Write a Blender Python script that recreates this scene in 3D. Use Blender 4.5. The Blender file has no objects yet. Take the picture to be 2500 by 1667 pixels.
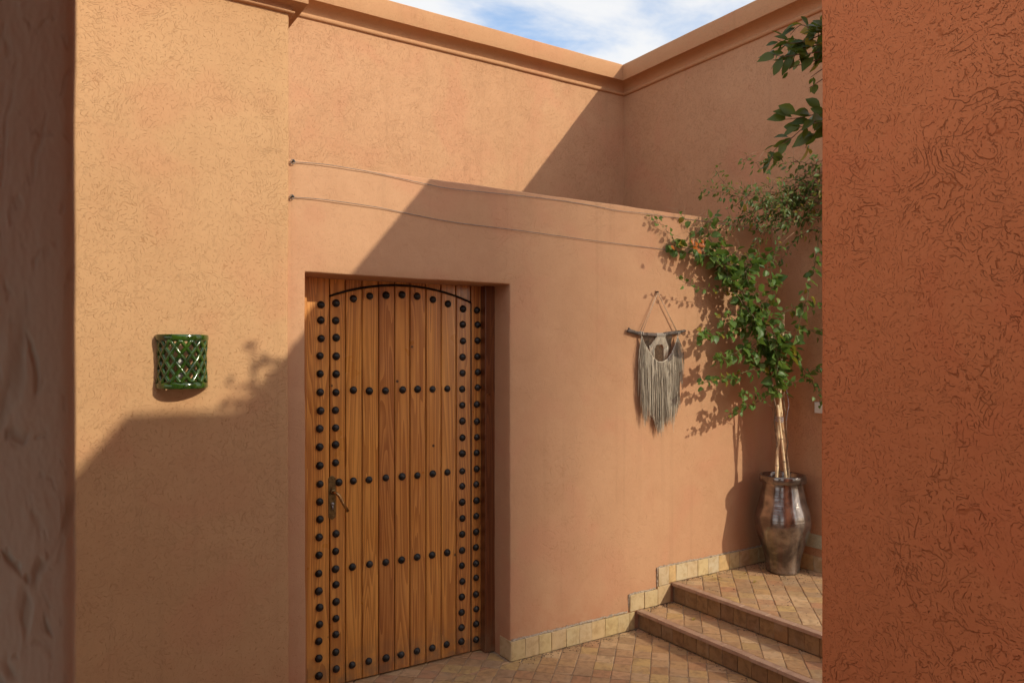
import bpy, bmesh, math, random
from mathutils import Vector, Matrix, noise as mnoise
R = math.radians
random.seed(11)
scene = bpy.context.scene
COL = scene.collection

# ------------------------------------------------------------------ camera, sky, sun, exposure
EYE = 1.65
YAW = R(32.93)
cam_d = bpy.data.cameras.new('camera')
cam = bpy.data.objects.new('camera', cam_d)
COL.objects.link(cam)
cam.location = (0, 0, EYE)
cam.rotation_euler = (R(90), 0, -YAW)
cam_d.sensor_width = 36.0
cam_d.lens = 26.48
cam_d.shift_y = 0.01318
cam_d.clip_start = 0.05
cam_d.clip_end = 500
cam_d.dof.use_dof = True
cam_d.dof.focus_distance = 4.2
cam_d.dof.aperture_fstop = 6.3
scene.camera = cam

SUN = Vector((-0.475, 1.0, -0.58))          # direction in which the light travels
SUN_EL = math.atan2(0.58, math.hypot(0.475, 1.0))
SUN_AZ = math.atan2(0.475, -1.0)

world = bpy.data.worlds.new('World')
scene.world = world
world.use_nodes = True
wn, wl = world.node_tree.nodes, world.node_tree.links
wn.clear()
w_out = wn.new('ShaderNodeOutputWorld')
w_bg = wn.new('ShaderNodeBackground')
w_bg.inputs['Strength'].default_value = 0.15
w_sky = wn.new('ShaderNodeTexSky')
w_sky.sky_type = 'NISHITA'
w_sky.sun_disc = False
w_sky.sun_elevation = SUN_EL
w_sky.sun_rotation = SUN_AZ
w_sky.air_density = 1.0
w_sky.dust_density = 1.2
w_tc = wn.new('ShaderNodeTexCoord')
w_sep = wn.new('ShaderNodeSeparateXYZ')
w_mx = wn.new('ShaderNodeMath'); w_mx.operation = 'MAXIMUM'; w_mx.inputs[1].default_value = 0.08
w_dx = wn.new('ShaderNodeMath'); w_dx.operation = 'DIVIDE'
w_dy = wn.new('ShaderNodeMath'); w_dy.operation = 'DIVIDE'
w_cmb = wn.new('ShaderNodeCombineXYZ')
w_map = wn.new('ShaderNodeMapping')
w_map.inputs['Rotation'].default_value = (0, 0, R(25))
w_map.inputs['Scale'].default_value = (1.0, 1.5, 1.0)
w_n = wn.new('ShaderNodeTexNoise')
w_n.inputs['Scale'].default_value = 1.7
w_n.inputs['Detail'].default_value = 7
w_n.inputs['Roughness'].default_value = 0.56
w_n.inputs['Distortion'].default_value = 0.5
w_rmp = wn.new('ShaderNodeMapRange')
w_rmp.interpolation_type = 'SMOOTHSTEP'
w_rmp.inputs['From Min'].default_value = 0.24
w_rmp.inputs['From Max'].default_value = 0.58
w_rmp.inputs['To Max'].default_value = 0.92
w_mix = wn.new('ShaderNodeMix'); w_mix.data_type = 'RGBA'
CLOUD = (3.75, 3.72, 3.68, 1)
w_mix.inputs['B'].default_value = CLOUD
wl.new(w_tc.outputs['Generated'], w_sep.inputs[0])
wl.new(w_sep.outputs['Z'], w_mx.inputs[0])
wl.new(w_sep.outputs['X'], w_dx.inputs[0]); wl.new(w_mx.outputs[0], w_dx.inputs[1])
wl.new(w_sep.outputs['Y'], w_dy.inputs[0]); wl.new(w_mx.outputs[0], w_dy.inputs[1])
wl.new(w_dx.outputs[0], w_cmb.inputs[0]); wl.new(w_dy.outputs[0], w_cmb.inputs[1])
wl.new(w_cmb.outputs[0], w_map.inputs[0]); wl.new(w_map.outputs[0], w_n.inputs['Vector'])
wl.new(w_n.outputs['Fac'], w_rmp.inputs['Value'])
wl.new(w_rmp.outputs[0], w_mix.inputs['Factor'])
wl.new(w_sky.outputs[0], w_mix.inputs['A'])
wl.new(w_mix.outputs['Result'], w_bg.inputs['Color'])
wl.new(w_bg.outputs[0], w_out.inputs['Surface'])

sun_d = bpy.data.lights.new('sun', 'SUN')
sun_d.energy = 2.0
sun_d.angle = R(0.53)
sun_d.color = (1.0, 0.93, 0.72)
sun = bpy.data.objects.new('sun', sun_d)
COL.objects.link(sun)
sun.rotation_euler = SUN.to_track_quat('-Z', 'Y').to_euler()
sun.location = (4, -8, 9)

vs = scene.view_settings
vs.view_transform = 'Standard'
vs.look = 'None'
vs.gamma = 1.0
vs.exposure = 0.80
vs.use_curve_mapping = False
scene.cycles.max_bounces = 8
scene.cycles.diffuse_bounces = 5
scene.cycles.glossy_bounces = 3
scene.cycles.use_denoising = True

# ------------------------------------------------------------------ materials
MATS = {}
class NT:
    def __init__(s, name):
        s.m = bpy.data.materials.new(name); s.m.use_nodes = True
        s.n, s.l = s.m.node_tree.nodes, s.m.node_tree.links
        s.b = s.n['Principled BSDF']; MATS[name] = s.m
    def node(s, t, **kw):
        x = s.n.new(t)
        for k, v in kw.items():
            if k in x.inputs: x.inputs[k].default_value = v
            else: setattr(x, k, v)
        return x
    def link(s, a, b): s.l.new(a, b)
    def coord(s, kind='Object', scale=(1, 1, 1), rand=0.0):
        tc = s.node('ShaderNodeTexCoord')
        mp = s.node('ShaderNodeMapping'); mp.inputs['Scale'].default_value = scale
        s.link(tc.outputs[kind], mp.inputs[0])
        if rand:
            oi = s.node('ShaderNodeObjectInfo')
            mu = s.math('MULTIPLY', oi.outputs['Random'], rand)
            cb = s.node('ShaderNodeCombineXYZ')
            for i in range(3): s.link(mu, cb.inputs[i])
            s.link(cb.outputs[0], mp.inputs['Location'])
        return mp.outputs[0]
    def noise(s, vec, scale, detail=2.0, rough=0.5, dist=0.0):
        x = s.node('ShaderNodeTexNoise'); x.inputs['Scale'].default_value = scale
        x.inputs['Detail'].default_value = detail; x.inputs['Roughness'].default_value = rough
        x.inputs['Distortion'].default_value = dist
        s.link(vec, x.inputs['Vector']); return x.outputs['Fac']
    def math(s, op, a, b=None, clamp=False):
        x = s.node('ShaderNodeMath'); x.operation = op; x.use_clamp = clamp
        for i, v in enumerate((a, b)):
            if v is None: continue
            if isinstance(v, (int, float)): x.inputs[i].default_value = v
            else: s.link(v, x.inputs[i])
        return x.outputs[0]
    def ramp(s, v, a, b, lo=0.0, hi=1.0, smooth=True):
        x = s.node('ShaderNodeMapRange')
        if smooth: x.interpolation_type = 'SMOOTHSTEP'
        x.inputs['From Min'].default_value = a; x.inputs['From Max'].default_value = b
        x.inputs['To Min'].default_value = lo; x.inputs['To Max'].default_value = hi
        s.link(v, x.inputs['Value']); return x.outputs[0]
    def mix(s, fac, a, b, mode='MIX'):
        x = s.node('ShaderNodeMix'); x.data_type = 'RGBA'; x.blend_type = mode
        for k, v in (('Factor', fac), ('A', a), ('B', b)):
            if isinstance(v, (int, float)): x.inputs[k].default_value = v
            elif isinstance(v, tuple): x.inputs[k].default_value = v + (1,) if len(v) == 3 else v
            else: s.link(v, x.inputs[k])
        return x.outputs['Result']
    def bump(s, h, strength=1.0, dist=0.01, normal=None):
        x = s.node('ShaderNodeBump'); x.inputs['Strength'].default_value = strength
        x.inputs['Distance'].default_value = dist; s.link(h, x.inputs['Height'])
        if normal is not None: s.link(normal, x.inputs['Normal'])
        return x.outputs[0]
    def base(s, c, rough=0.8, normal=None, metal=0.0, spec=None):
        if isinstance(c, tuple): s.b.inputs['Base Color'].default_value = c + (1,) if len(c) == 3 else c
        else: s.link(c, s.b.inputs['Base Color'])
        if isinstance(rough, (int, float)): s.b.inputs['Roughness'].default_value = rough
        else: s.link(rough, s.b.inputs['Roughness'])
        s.b.inputs['Metallic'].default_value = metal
        if spec is not None: s.b.inputs['Specular IOR Level'].default_value = spec
        if normal is not None: s.link(normal, s.b.inputs['Normal'])
        return s.m

def plaster(name, col, depth=0.003, cover=0.5, dirt=0.6, patch=0.08, amt=(1.0, 0.7, 0.45), stretch=(1, 1, 1), tight=1.0):
    """hand-trowelled render: swirls of thin gritty scratches in patches, smooth elsewhere"""
    t = NT(name)
    co = t.coord('Object', stretch)
    wn_ = t.node('ShaderNodeTexNoise'); wn_.inputs['Scale'].default_value = 34.0; wn_.inputs['Detail'].default_value = 2.0
    t.link(co, wn_.inputs['Vector'])
    w1 = t.node('ShaderNodeVectorMath', operation='SUBTRACT'); t.link(wn_.outputs['Color'], w1.inputs[0]); w1.inputs[1].default_value = (0.5, 0.5, 0.5)
    w2 = t.node('ShaderNodeVectorMath', operation='MULTIPLY_ADD'); t.link(w1.outputs[0], w2.inputs[0]); w2.inputs[1].default_value = (0.022,) * 3; t.link(co, w2.inputs[2])
    co0 = co; co = w2.outputs[0]
    def strokes(sc, kk, bs, thr, w0, det):
        n = t.noise(co, sc, det, 0.42, 0.25)
        tri = t.math('ABSOLUTE', t.math('SUBTRACT', t.math('FRACT', t.math('MULTIPLY', n, kk)), 0.5))
        return t.math('MULTIPLY', t.ramp(tri, w0, 0.5), t.ramp(t.noise(co, bs, 2.0, 0.7, 0.4), thr, thr + 0.05))
    big = t.noise(co, 1.3, 3.0, 0.6, 0.4)
    clus = t.ramp(t.noise(co, 2.9, 3.0, 0.62, 0.5), cover - 0.07, cover + 0.09)
    g1 = t.math('MULTIPLY', t.math('MULTIPLY', strokes(1.9, 36.0 * tight, 17.0, 0.47, 0.41, 2.4), clus), amt[0])
    g2 = t.math('MULTIPLY', t.math('MULTIPLY', strokes(5.0, 20.0 * tight, 34.0, 0.50, 0.40, 2.2), amt[1]), t.ramp(clus, 0, 1, 0.3, 1))
    g3 = t.math('MULTIPLY', strokes(12.0, 16.0 * tight, 80.0, 0.51, 0.37, 1.5), amt[2])
    groove = t.math('MAXIMUM', t.math('MAXIMUM', g1, g2), g3)
    grain = t.noise(co, 210.0, 3.0, 0.6)
    lump = t.noise(co, 11.0, 3.5, 0.6, 0.4)
    h = t.math('ADD', t.math('MULTIPLY', groove, -1.0),
               t.math('ADD', t.math('MULTIPLY', grain, 0.28), t.math('MULTIPLY', lump, 1.5)))
    nrm = t.bump(h, 1.0, depth)
    mid = t.noise(co, 7.0, 4.0, 0.65, 0.8)
    v = t.math('ADD', t.math('MULTIPLY', t.math('SUBTRACT', big, 0.5), patch * 5),
               t.math('MULTIPLY', t.math('SUBTRACT', mid, 0.5), patch * 3.5))
    v = t.math('ADD', v, t.math('MULTIPLY', t.math('SUBTRACT', grain, 0.5), 0.14))
    dark = tuple(c * f for c, f in zip(col, (0.76, 0.68, 0.64)))
    lite = tuple(min(0.9, c * f) for c, f in zip(col, (1.20, 1.27, 1.32)))
    c = t.mix(t.math('ADD', v, 0.5, True), dark, lite)
    pink = t.noise(co, 2.3, 2.0, 0.6, 0.5)
    c = t.mix(t.ramp(pink, 0.48, 0.70, 0, 0.35), c, (col[0] * 1.0, col[1] * 0.80, col[2] * 0.85))
    # rain streaks and splash dirt low down
    sp = t.node('ShaderNodeSeparateXYZ'); t.link(co, sp.inputs[0])
    stc = t.coord('Object', (9.0, 9.0, 0.35))
    streak = t.ramp(t.noise(stc, 1.6, 3.0, 0.6), 0.55, 0.75, 0, 0.16)
    c = t.mix(streak, c, tuple(x * 0.55 for x in col))
    foot = t.math('MULTIPLY', t.ramp(sp.outputs['Z'], 0.10, 0.42, 1, 0), t.ramp(t.noise(co, 8.0, 5.0, 0.65), 0.35, 0.65, 0.1, 0.55))
    c = t.mix(foot, c, (col[0] * 0.86, col[1] * 0.68, col[2] * 0.66))
    gd = tuple(x * dirt for x in (1.0, 0.86, 0.74))
    c = t.mix(t.math('MULTIPLY', groove, 0.8), c, gd, 'MULTIPLY')
    return t.base(c, 0.9, nrm, spec=0.15)

plaster('plaster_ochre', (0.525, 0.306, 0.158), depth=0.0018, cover=0.50, dirt=0.66, patch=0.085, amt=(0.40, 0.60, 0.70), tight=1.45)
plaster('plaster_court', (0.525, 0.292, 0.163), depth=0.0024, cover=0.50, dirt=0.64, patch=0.10, amt=(0.42, 0.60, 0.72), tight=1.3)
plaster('plaster_low', (0.525, 0.292, 0.166), depth=0.0022, cover=0.55, dirt=0.68, patch=0.09, amt=(0.40, 0.34, 0.30), tight=1.3)
plaster('plaster_red', (0.62, 0.205, 0.082), depth=0.0052, cover=0.51, dirt=0.66, patch=0.085, amt=(0.75, 0.9, 0.7), tight=1.1)
plaster('plaster_pillar', (0.44, 0.395, 0.32), depth=0.0035, cover=0.52, dirt=0.35, patch=0.10, amt=(0.5, 0.6, 0.2), stretch=(1.3, 1.3, 0.4), tight=0.6)
plaster('plaster_trim', (0.535, 0.292, 0.155), depth=0.0020, cover=0.56, dirt=0.7, patch=0.05, amt=(0.5, 0.6, 0.5), tight=1.25)

def wood(name, lo, hi, rough=0.33):
    t = NT(name)
    co = t.coord('Object', (1, 1, 1), 37.0)
    mp = t.node('ShaderNodeMapping'); mp.inputs['Scale'].default_value = (1, 1, 0.055)
    t.link(co, mp.inputs[0])
    warp = t.noise(mp.outputs[0], 9.0, 2.0, 0.5, 0.6)
    bands = t.math('FRACT', t.math('MULTIPLY', warp, 13.0))
    ring = t.ramp(bands, 0.0, 0.9)
    fib = t.noise(mp.outputs[0], 160.0, 3.0, 0.65)
    streak = t.noise(mp.outputs[0], 28.0, 3.0, 0.6, 0.3)
    f = t.math('ADD', t.math('MULTIPLY', ring, 0.42), t.math('ADD', t.math('MULTIPLY', fib, 0.35), t.math('MULTIPLY', streak, 0.5)))
    f = t.ramp(f, 0.30, 1.0, 0, 1, False)
    c = t.mix(f, hi, lo)
    kn = t.node('ShaderNodeTexVoronoi'); kn.inputs['Scale'].default_value = 5.2
    t.link(co, kn.inputs['Vector'])
    knot = t.ramp(kn.outputs['Distance'], 0.025, 0.055, 1, 0)
    c = t.mix(knot, c, (0.045, 0.014, 0.005))
    tc0 = t.coord(); s0 = t.node('ShaderNodeSeparateXYZ'); t.link(tc0, s0.inputs[0])
    worn = t.math('MULTIPLY', t.ramp(s0.outputs['Z'], 0.02, 0.26, 1, 0), t.ramp(t.noise(tc0, 14.0, 5.0, 0.65), 0.35, 0.65, 0.1, 0.7))
    c = t.mix(worn, c, (0.20, 0.115, 0.06))
    oi = t.node('ShaderNodeObjectInfo')
    hs = t.node('ShaderNodeHueSaturation')
    t.link(t.ramp(oi.outputs['Random'], 0, 1, 0.80, 1.16, False), hs.inputs['Value'])
    t.link(t.ramp(oi.outputs['Random'], 0, 1, 0.494, 0.504, False), hs.inputs['Hue'])
    t.link(c, hs.inputs['Color'])
    nrm = t.bump(t.math('ADD', t.math('MULTIPLY', ring, 0.5), fib), 0.35, 0.0015)
    rg = t.ramp(t.noise(co, 6.0, 3.0), 0.3, 0.7, rough - 0.06, rough + 0.12, False)
    t.b.inputs['Coat Weight'].default_value = 0.7
    t.b.inputs['Coat Roughness'].default_value = 0.16
    return t.base(hs.outputs[0], rg, nrm)
wood('varnished_pine', (0.36, 0.115, 0.018), (0.74, 0.325, 0.070))
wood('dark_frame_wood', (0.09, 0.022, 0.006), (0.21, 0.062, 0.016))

def simple(name, col, rough=0.6, metal=0.0, var=0.12, scale=40, bump=0.0, randv=0.0):
    t = NT(name)
    co = t.coord('Object', (1, 1, 1), 11.0 if randv else 0.0)
    n = t.noise(co, scale, 4.0, 0.6)
    c = t.mix(t.ramp(n, 0.3, 0.7), tuple(x * (1 - var) for x in col), tuple(min(1, x * (1 + var)) for x in col))
    if randv:
        oi = t.node('ShaderNodeObjectInfo'); hs = t.node('ShaderNodeHueSaturation')
        t.link(t.ramp(oi.outputs['Random'], 0, 1, 1 - randv, 1 + randv, False), hs.inputs['Value'])
        t.link(c, hs.inputs['Color']); c = hs.outputs[0]
    return t.base(c, rough, t.bump(n, 0.6, bump) if bump else None, metal)

def tile_mat(name, cols, stain, rough=0.65):
    t = NT(name)
    oi = t.node('ShaderNodeObjectInfo')
    rp = t.node('ShaderNodeValToRGB')
    e = rp.color_ramp.elements
    e[0].position = 0.0; e[0].color = cols[0] + (1,)
    e[1].position = 1.0; e[1].color = cols[-1] + (1,)
    for i, c in enumerate(cols[1:-1]):
        x = e.new((i + 1) / (len(cols) - 1)); x.color = c + (1,)
    t.link(oi.outputs['Random'], rp.inputs[0])
    co = t.coord('Object', (1, 1, 1), 23.0)
    n = t.noise(co, 22.0, 5.0, 0.62, 0.5)
    c = t.mix(t.ramp(n, 0.42, 0.72, 0, 0.65), rp.outputs[0], stain)
    sp = t.noise(co, 120.0, 3.0, 0.7)
    c = t.mix(t.ramp(sp, 0.58, 0.75, 0, 0.45), c, tuple(min(0.8, x * 1.9 + 0.03) for x in stain))
    oldc = t.noise(co, 7.0, 3.0, 0.6)
    c = t.mix(t.ramp(oldc, 0.5, 0.75, 0, 0.35), c, (0.47, 0.35, 0.24))
    nrm = t.bump(t.math('ADD', n, t.math('MULTIPLY', sp, 0.5)), 0.8, 0.0022)
    return t.base(c, t.ramp(n, 0.3, 0.7, rough - 0.15, rough + 0.15, False), nrm)
tile_mat('floor_tile', [(0.55, 0.34, 0.165), (0.40, 0.22, 0.105), (0.60, 0.40, 0.22), (0.46, 0.23, 0.12), (0.55, 0.36, 0.15), (0.38, 0.235, 0.13), (0.52, 0.31, 0.16)], (0.25, 0.145, 0.075))
tile_mat('skirting_tile', [(0.54, 0.40, 0.24), (0.56, 0.41, 0.20), (0.53, 0.43, 0.29), (0.58, 0.37, 0.16), (0.50, 0.39, 0.26)], (0.36, 0.22, 0.09))
tile_mat('riser_tile', [(0.27, 0.15, 0.062), (0.32, 0.18, 0.072), (0.25, 0.14, 0.065), (0.30, 0.15, 0.055)], (0.14, 0.07, 0.03))  # riser shade put into the colour: darker than the floor tiles
tile_mat('nosing_tile', [(0.45, 0.28, 0.19), (0.40, 0.24, 0.16), (0.47, 0.31, 0.22)], (0.30, 0.17, 0.11))
simple('mortar', (0.36, 0.26, 0.17), 0.9, var=0.25, scale=60, bump=0.003)
simple('cement_bead', (0.36, 0.28, 0.21), 0.95, var=0.3, scale=80, bump=0.004)
simple('earth', (0.30, 0.20, 0.13), 0.95, var=0.2, scale=5)
simple('iron', (0.022, 0.019, 0.018), 0.36, 0.35, var=0.5, scale=90, bump=0.0006, randv=0.4)
simple('gap_black', (0.008, 0.005, 0.004), 0.9)
simple('brass', (0.20, 0.135, 0.055), 0.42, 0.75, var=0.35, scale=70, bump=0.0008)
simple('brass_bright', (0.46, 0.28, 0.12), 0.25, 0.9, var=0.25, scale=60)
simple('steel', (0.35, 0.33, 0.33), 0.4, 0.8)
simple('wire', (0.22, 0.18, 0.16), 0.6, 0.2, var=0.3)
simple('bamboo', (0.72, 0.54, 0.33), 0.5, var=0.22, scale=30, bump=0.001)
simple('bamboo_node', (0.42, 0.30, 0.19), 0.6, var=0.2, scale=30)
simple('tie_wire', (0.36, 0.33, 0.40), 0.5, 0.2)
simple('bark', (0.22, 0.15, 0.095), 0.85, var=0.35, scale=50, bump=0.003)
simple('twig_green', (0.14, 0.13, 0.05), 0.7, var=0.3)
simple('twig_brown', (0.17, 0.085, 0.045), 0.75, var=0.3)
simple('dry_twig', (0.40, 0.27, 0.16), 0.8, var=0.3)
simple('driftwood', (0.095, 0.072, 0.062), 0.85, var=0.55, scale=45, bump=0.004)
simple('cord', (0.50, 0.34, 0.23), 0.9, var=0.2, scale=200)
simple('cotton', (0.62, 0.54, 0.44), 0.95, var=0.12, scale=200)
simple('brown_fibre', (0.085, 0.047, 0.025), 0.95, var=0.5, scale=90, bump=0.004)
simple('net_brown', (0.09, 0.06, 0.042), 0.95, var=0.3, scale=150)
simple('soil', (0.06, 0.04, 0.028), 0.95, var=0.4, scale=60, bump=0.01)
simple('white_plastic', (0.70, 0.69, 0.66), 0.4, var=0.03)
simple('white_glass', (0.75, 0.72, 0.68), 0.15, var=0.02)
simple('pale_green_tile', (0.47, 0.46, 0.33), 0.4, var=0.12, scale=50)

def fringe_mat():
    t = NT('fringe')
    oi = t.node('ShaderNodeNewGeometry')
    c = t.mix(oi.outputs['Random Per Island'], (0.095, 0.068, 0.045), (0.70, 0.61, 0.49))
    return t.base(c, 0.95)
fringe_mat()

def glaze():
    t = NT('green_glaze')
    co = t.coord()
    n = t.noise(co, 26.0, 4.0, 0.6, 0.6)
    c = t.mix(t.ramp(n, 0.35, 0.65), (0.006, 0.026, 0.004), (0.038, 0.090, 0.008))
    t.b.inputs['Coat Weight'].default_value = 0.6
    t.b.inputs['Coat Roughness'].default_value = 0.06
    return t.base(c, 0.14, t.bump(n, 0.4, 0.002))
glaze()

def lustre():
    t = NT('bronze_lustre')
    co = t.coord()
    n = t.noise(co, 7.0, 5.0, 0.6, 0.5)
    pits = t.noise(co, 95.0, 2.0, 0.5)
    band = t.coord('Object', (0.6, 0.6, 9.0))
    c = t.mix(t.ramp(n, 0.35, 0.68), (0.13, 0.108, 0.10), (0.38, 0.325, 0.30))
    c = t.mix(t.ramp(pits, 0.70, 0.76, 0, 0.8), c, (0.06, 0.035, 0.02))
    rg = t.ramp(n, 0.3, 0.7, 0.10, 0.22, False)
    hb = t.math('ADD', t.math('MULTIPLY', t.noise(band, 8.0, 3.0), 1.2), t.math('MULTIPLY', t.ramp(pits, 0.66, 0.76), -0.35))
    return t.base(c, rg, t.bump(hb, 0.5, 0.003), 0.9)
lustre()

def leaf_mat(name, a, b, trans=0.35):
    t = NT(name)
    oi = t.node('ShaderNodeObjectInfo'); g = t.node('ShaderNodeNewGeometry')
    r = t.math('FRACT', t.math('ADD', oi.outputs['Random'], g.outputs['Random Per Island']))
    c = t.mix(r, a, b)
    c = t.mix(t.ramp(r, 0.93, 0.96), c, (0.30, 0.22, 0.03))
    t.base(c, 0.42, None, spec=0.4)
    tr = t.node('ShaderNodeBsdfTranslucent')
    c2 = t.mix(0.5, c, (0.16, 0.22, 0.02)); t.link(c2, tr.inputs['Color'])
    ms = t.node('ShaderNodeMixShader'); ms.inputs[0].default_value = trans
    t.link(t.b.outputs[0], ms.inputs[1]); t.link(tr.outputs[0], ms.inputs[2])
    t.link(ms.outputs[0], t.n['Material Output'].inputs['Surface'])
leaf_mat('leaf_fresh', (0.075, 0.165, 0.034), (0.185, 0.290, 0.070), 0.42)
leaf_mat('leaf_small', (0.060, 0.130, 0.034), (0.165, 0.215, 0.055), 0.42)
leaf_mat('leaf_dark', (0.034, 0.066, 0.014), (0.10, 0.125, 0.022), 0.4)
leaf_mat('bract', (0.50, 0.13, 0.012), (0.42, 0.09, 0.012), 0.35)
leaf_mat('dry_leaf', (0.30, 0.19, 0.08), (0.42, 0.30, 0.08), 0.2)

def cloth():
    t = NT('sun_filter_cloth')      # added sun filter: passes less light towards its rear edge and its top
    tr = t.node('ShaderNodeBsdfTransparent'); tl = t.node('ShaderNodeBsdfTranslucent')
    tl.inputs['Color'].default_value = (0.72, 0.56, 0.38, 1)
    sp = t.node('ShaderNodeSeparateXYZ'); t.link(t.coord(), sp.inputs[0])
    open_ = t.math('MULTIPLY', t.ramp(sp.outputs['Y'], -2.7, 0.2, 0.0, 0.78), t.ramp(sp.outputs['Z'], 3.1, 4.5, 1.0, 0.68))
    m1 = t.node('ShaderNodeMixShader'); m1.inputs[0].default_value = 0.6
    t.base((0.62, 0.5, 0.36), 0.9)
    t.link(t.b.outputs[0], m1.inputs[1]); t.link(tl.outputs[0], m1.inputs[2])
    ms = t.node('ShaderNodeMixShader'); t.link(open_, ms.inputs[0])
    t.link(m1.outputs[0], ms.inputs[1]); t.link(tr.outputs[0], ms.inputs[2])
    t.link(ms.outputs[0], t.n['Material Output'].inputs['Surface'])
cloth()

# ------------------------------------------------------------------ mesh helpers
def mesh_obj(name, verts, faces, mat, parent=None, smooth=False):
    me = bpy.data.meshes.new(name)
    me.from_pydata([tuple(v) for v in verts], [], faces)
    me.update()
    if smooth:
        for p in me.polygons: p.use_smooth = True
    return link(name, me, mat, parent)
def link(name, me, mat, parent=None):
    o = bpy.data.objects.new(name, me)
    if mat and not me.materials: me.materials.append(MATS[mat])
    COL.objects.link(o)
    if parent is not None: adopt(o, parent)
    return o
def adopt(o, parent):
    o.parent = parent
    o.matrix_parent_inverse = Matrix.Translation(-parent.location) if parent.type == 'EMPTY' else Matrix.Identity(4)
def tag(o, label, cat, group=None):
    o['label'] = label; o['category'] = cat
    if group: o['group'] = group
    return o
def thing(name, loc, label, cat, group=None):
    o = bpy.data.objects.new(name, None); COL.objects.link(o)
    o.location = loc; o.empty_display_size = 0.1
    return tag(o, label, cat, group)

class MB:
    """collects shapes into one mesh"""
    def __init__(s): s.v = []; s.f = []
    def add(s, vs, fs):
        n = len(s.v); s.v += [tuple(v) for v in vs]; s.f += [tuple(i + n for i in f) for f in fs]
    def box(s, x0, x1, y0, y1, z0, z1):
        s.add([(x0,y0,z0),(x1,y0,z0),(x1,y1,z0),(x0,y1,z0),(x0,y0,z1),(x1,y0,z1),(x1,y1,z1),(x0,y1,z1)],
              [(3,2,1,0),(4,5,6,7),(0,1,5,4),(1,2,6,5),(2,3,7,6),(3,0,4,7)])
    def tube(s, pts, rad, n=6, cap=True):
        pts = [Vector(p) for p in pts]
        if not hasattr(rad, '__len__'): rad = [rad] * len(pts)
        vs, fs = [], []
        up = None
        for i, p in enumerate(pts):
            d = (pts[min(i + 1, len(pts) - 1)] - pts[max(i - 1, 0)])
            d = d.normalized() if d.length > 1e-9 else Vector((0, 0, 1))
            if up is None:
                up = d.orthogonal().normalized()
            up = (up - d * up.dot(d))
            up = up.normalized() if up.length > 1e-6 else d.orthogonal().normalized()
            sd = d.cross(up)
            for k in range(n):
                a = 2 * math.pi * k / n
                vs.append(p + (up * math.cos(a) + sd * math.sin(a)) * rad[i])
        for i in range(len(pts) - 1):
            for k in range(n):
                fs.append((i*n + k, i*n + (k+1) % n, (i+1)*n + (k+1) % n, (i+1)*n + k))
        if cap:
            fs.append(tuple(range(n - 1, -1, -1))); b = (len(pts) - 1) * n
            fs.append(tuple(b + k for k in range(n)))
        s.add(vs, fs)
    def lathe(s, prof, c, n=48, cap_bottom=True):
        vs, fs = [], []
        for r, z in prof:
            for k in range(n):
                a = 2 * math.pi * k / n
                vs.append((c[0] + r * math.cos(a), c[1] + r * math.sin(a), c[2] + z))
        for i in range(len(prof) - 1):
            for k in range(n):
                fs.append((i*n + k, i*n + (k+1) % n, (i+1)*n + (k+1) % n, (i+1)*n + k))
        if cap_bottom: fs.append(tuple(range(n - 1, -1, -1)))
        s.add(vs, fs)
    def build(s, name, mat, parent=None, smooth=False): return mesh_obj(name, s.v, s.f, mat, parent, smooth)

def wob(p, amp):
    p = Vector(p)
    a = mnoise.noise_vector(p * 1.3) * amp
    b = mnoise.noise_vector(p * 5.0 + Vector((7, 3, 1))) * amp * 0.5
    c = mnoise.noise_vector(p * 17.0 + Vector((1, 9, 4))) * amp * 0.22
    return p + a + b + c

def lin(a, b, step):
    n = max(1, int(round((b - a) / step)))
    return [a + (b - a) * i / n for i in range(n + 1)]
def axis(breaks, steps):
    out = []
    for (a, b), st in zip(zip(breaks, breaks[1:]), steps if isinstance(steps, list) else [steps] * (len(breaks) - 1)):
        out += lin(a, b, st)[:-1]
    return out + [breaks[-1]]

def cell_wall(name, xs, ys, zs, solid, mat, parent=None, amp=0.004, bevel=0.012):
    """outer skin of the solid cells of a grid, hand-plastered: gently uneven, rounded arrises"""
    idx, V, Fc = {}, [], []
    def vid(i, j, k):
        if (i, j, k) not in idx:
            idx[(i, j, k)] = len(V); V.append(wob((xs[i], ys[j], zs[k]), amp))
        return idx[(i, j, k)]
    nx, ny, nz = len(xs) - 1, len(ys) - 1, len(zs) - 1
    S = {}
    for i in range(nx):
        for j in range(ny):
            for k in range(nz):
                if solid((xs[i]+xs[i+1])/2, (ys[j]+ys[j+1])/2, (zs[k]+zs[k+1])/2): S[(i, j, k)] = 1
    for (i, j, k) in S:
        for d, q in (((-1,0,0), ((0,0,0),(0,0,1),(0,1,1),(0,1,0))), ((1,0,0), ((1,0,0),(1,1,0),(1,1,1),(1,0,1))),
                     ((0,-1,0), ((0,0,0),(1,0,0),(1,0,1),(0,0,1))), ((0,1,0), ((0,1,0),(0,1,1),(1,1,1),(1,1,0))),
                     ((0,0,-1), ((0,0,0),(0,1,0),(1,1,0),(1,0,0))), ((0,0,1), ((0,0,1),(1,0,1),(1,1,1),(0,1,1)))):
            if (i+d[0], j+d[1], k+d[2]) not in S:
                Fc.append(tuple(vid(i+a, j+b, k+c) for a, b, c in q))
    o = mesh_obj(name, V, Fc, mat, parent, True)
    if bevel:
        m = o.modifiers.new('bevel', 'BEVEL'); m.width = bevel; m.segments = 3; m.limit_method = 'ANGLE'; m.angle_limit = R(40)
        m.use_clamp_overlap = True
    return o

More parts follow.
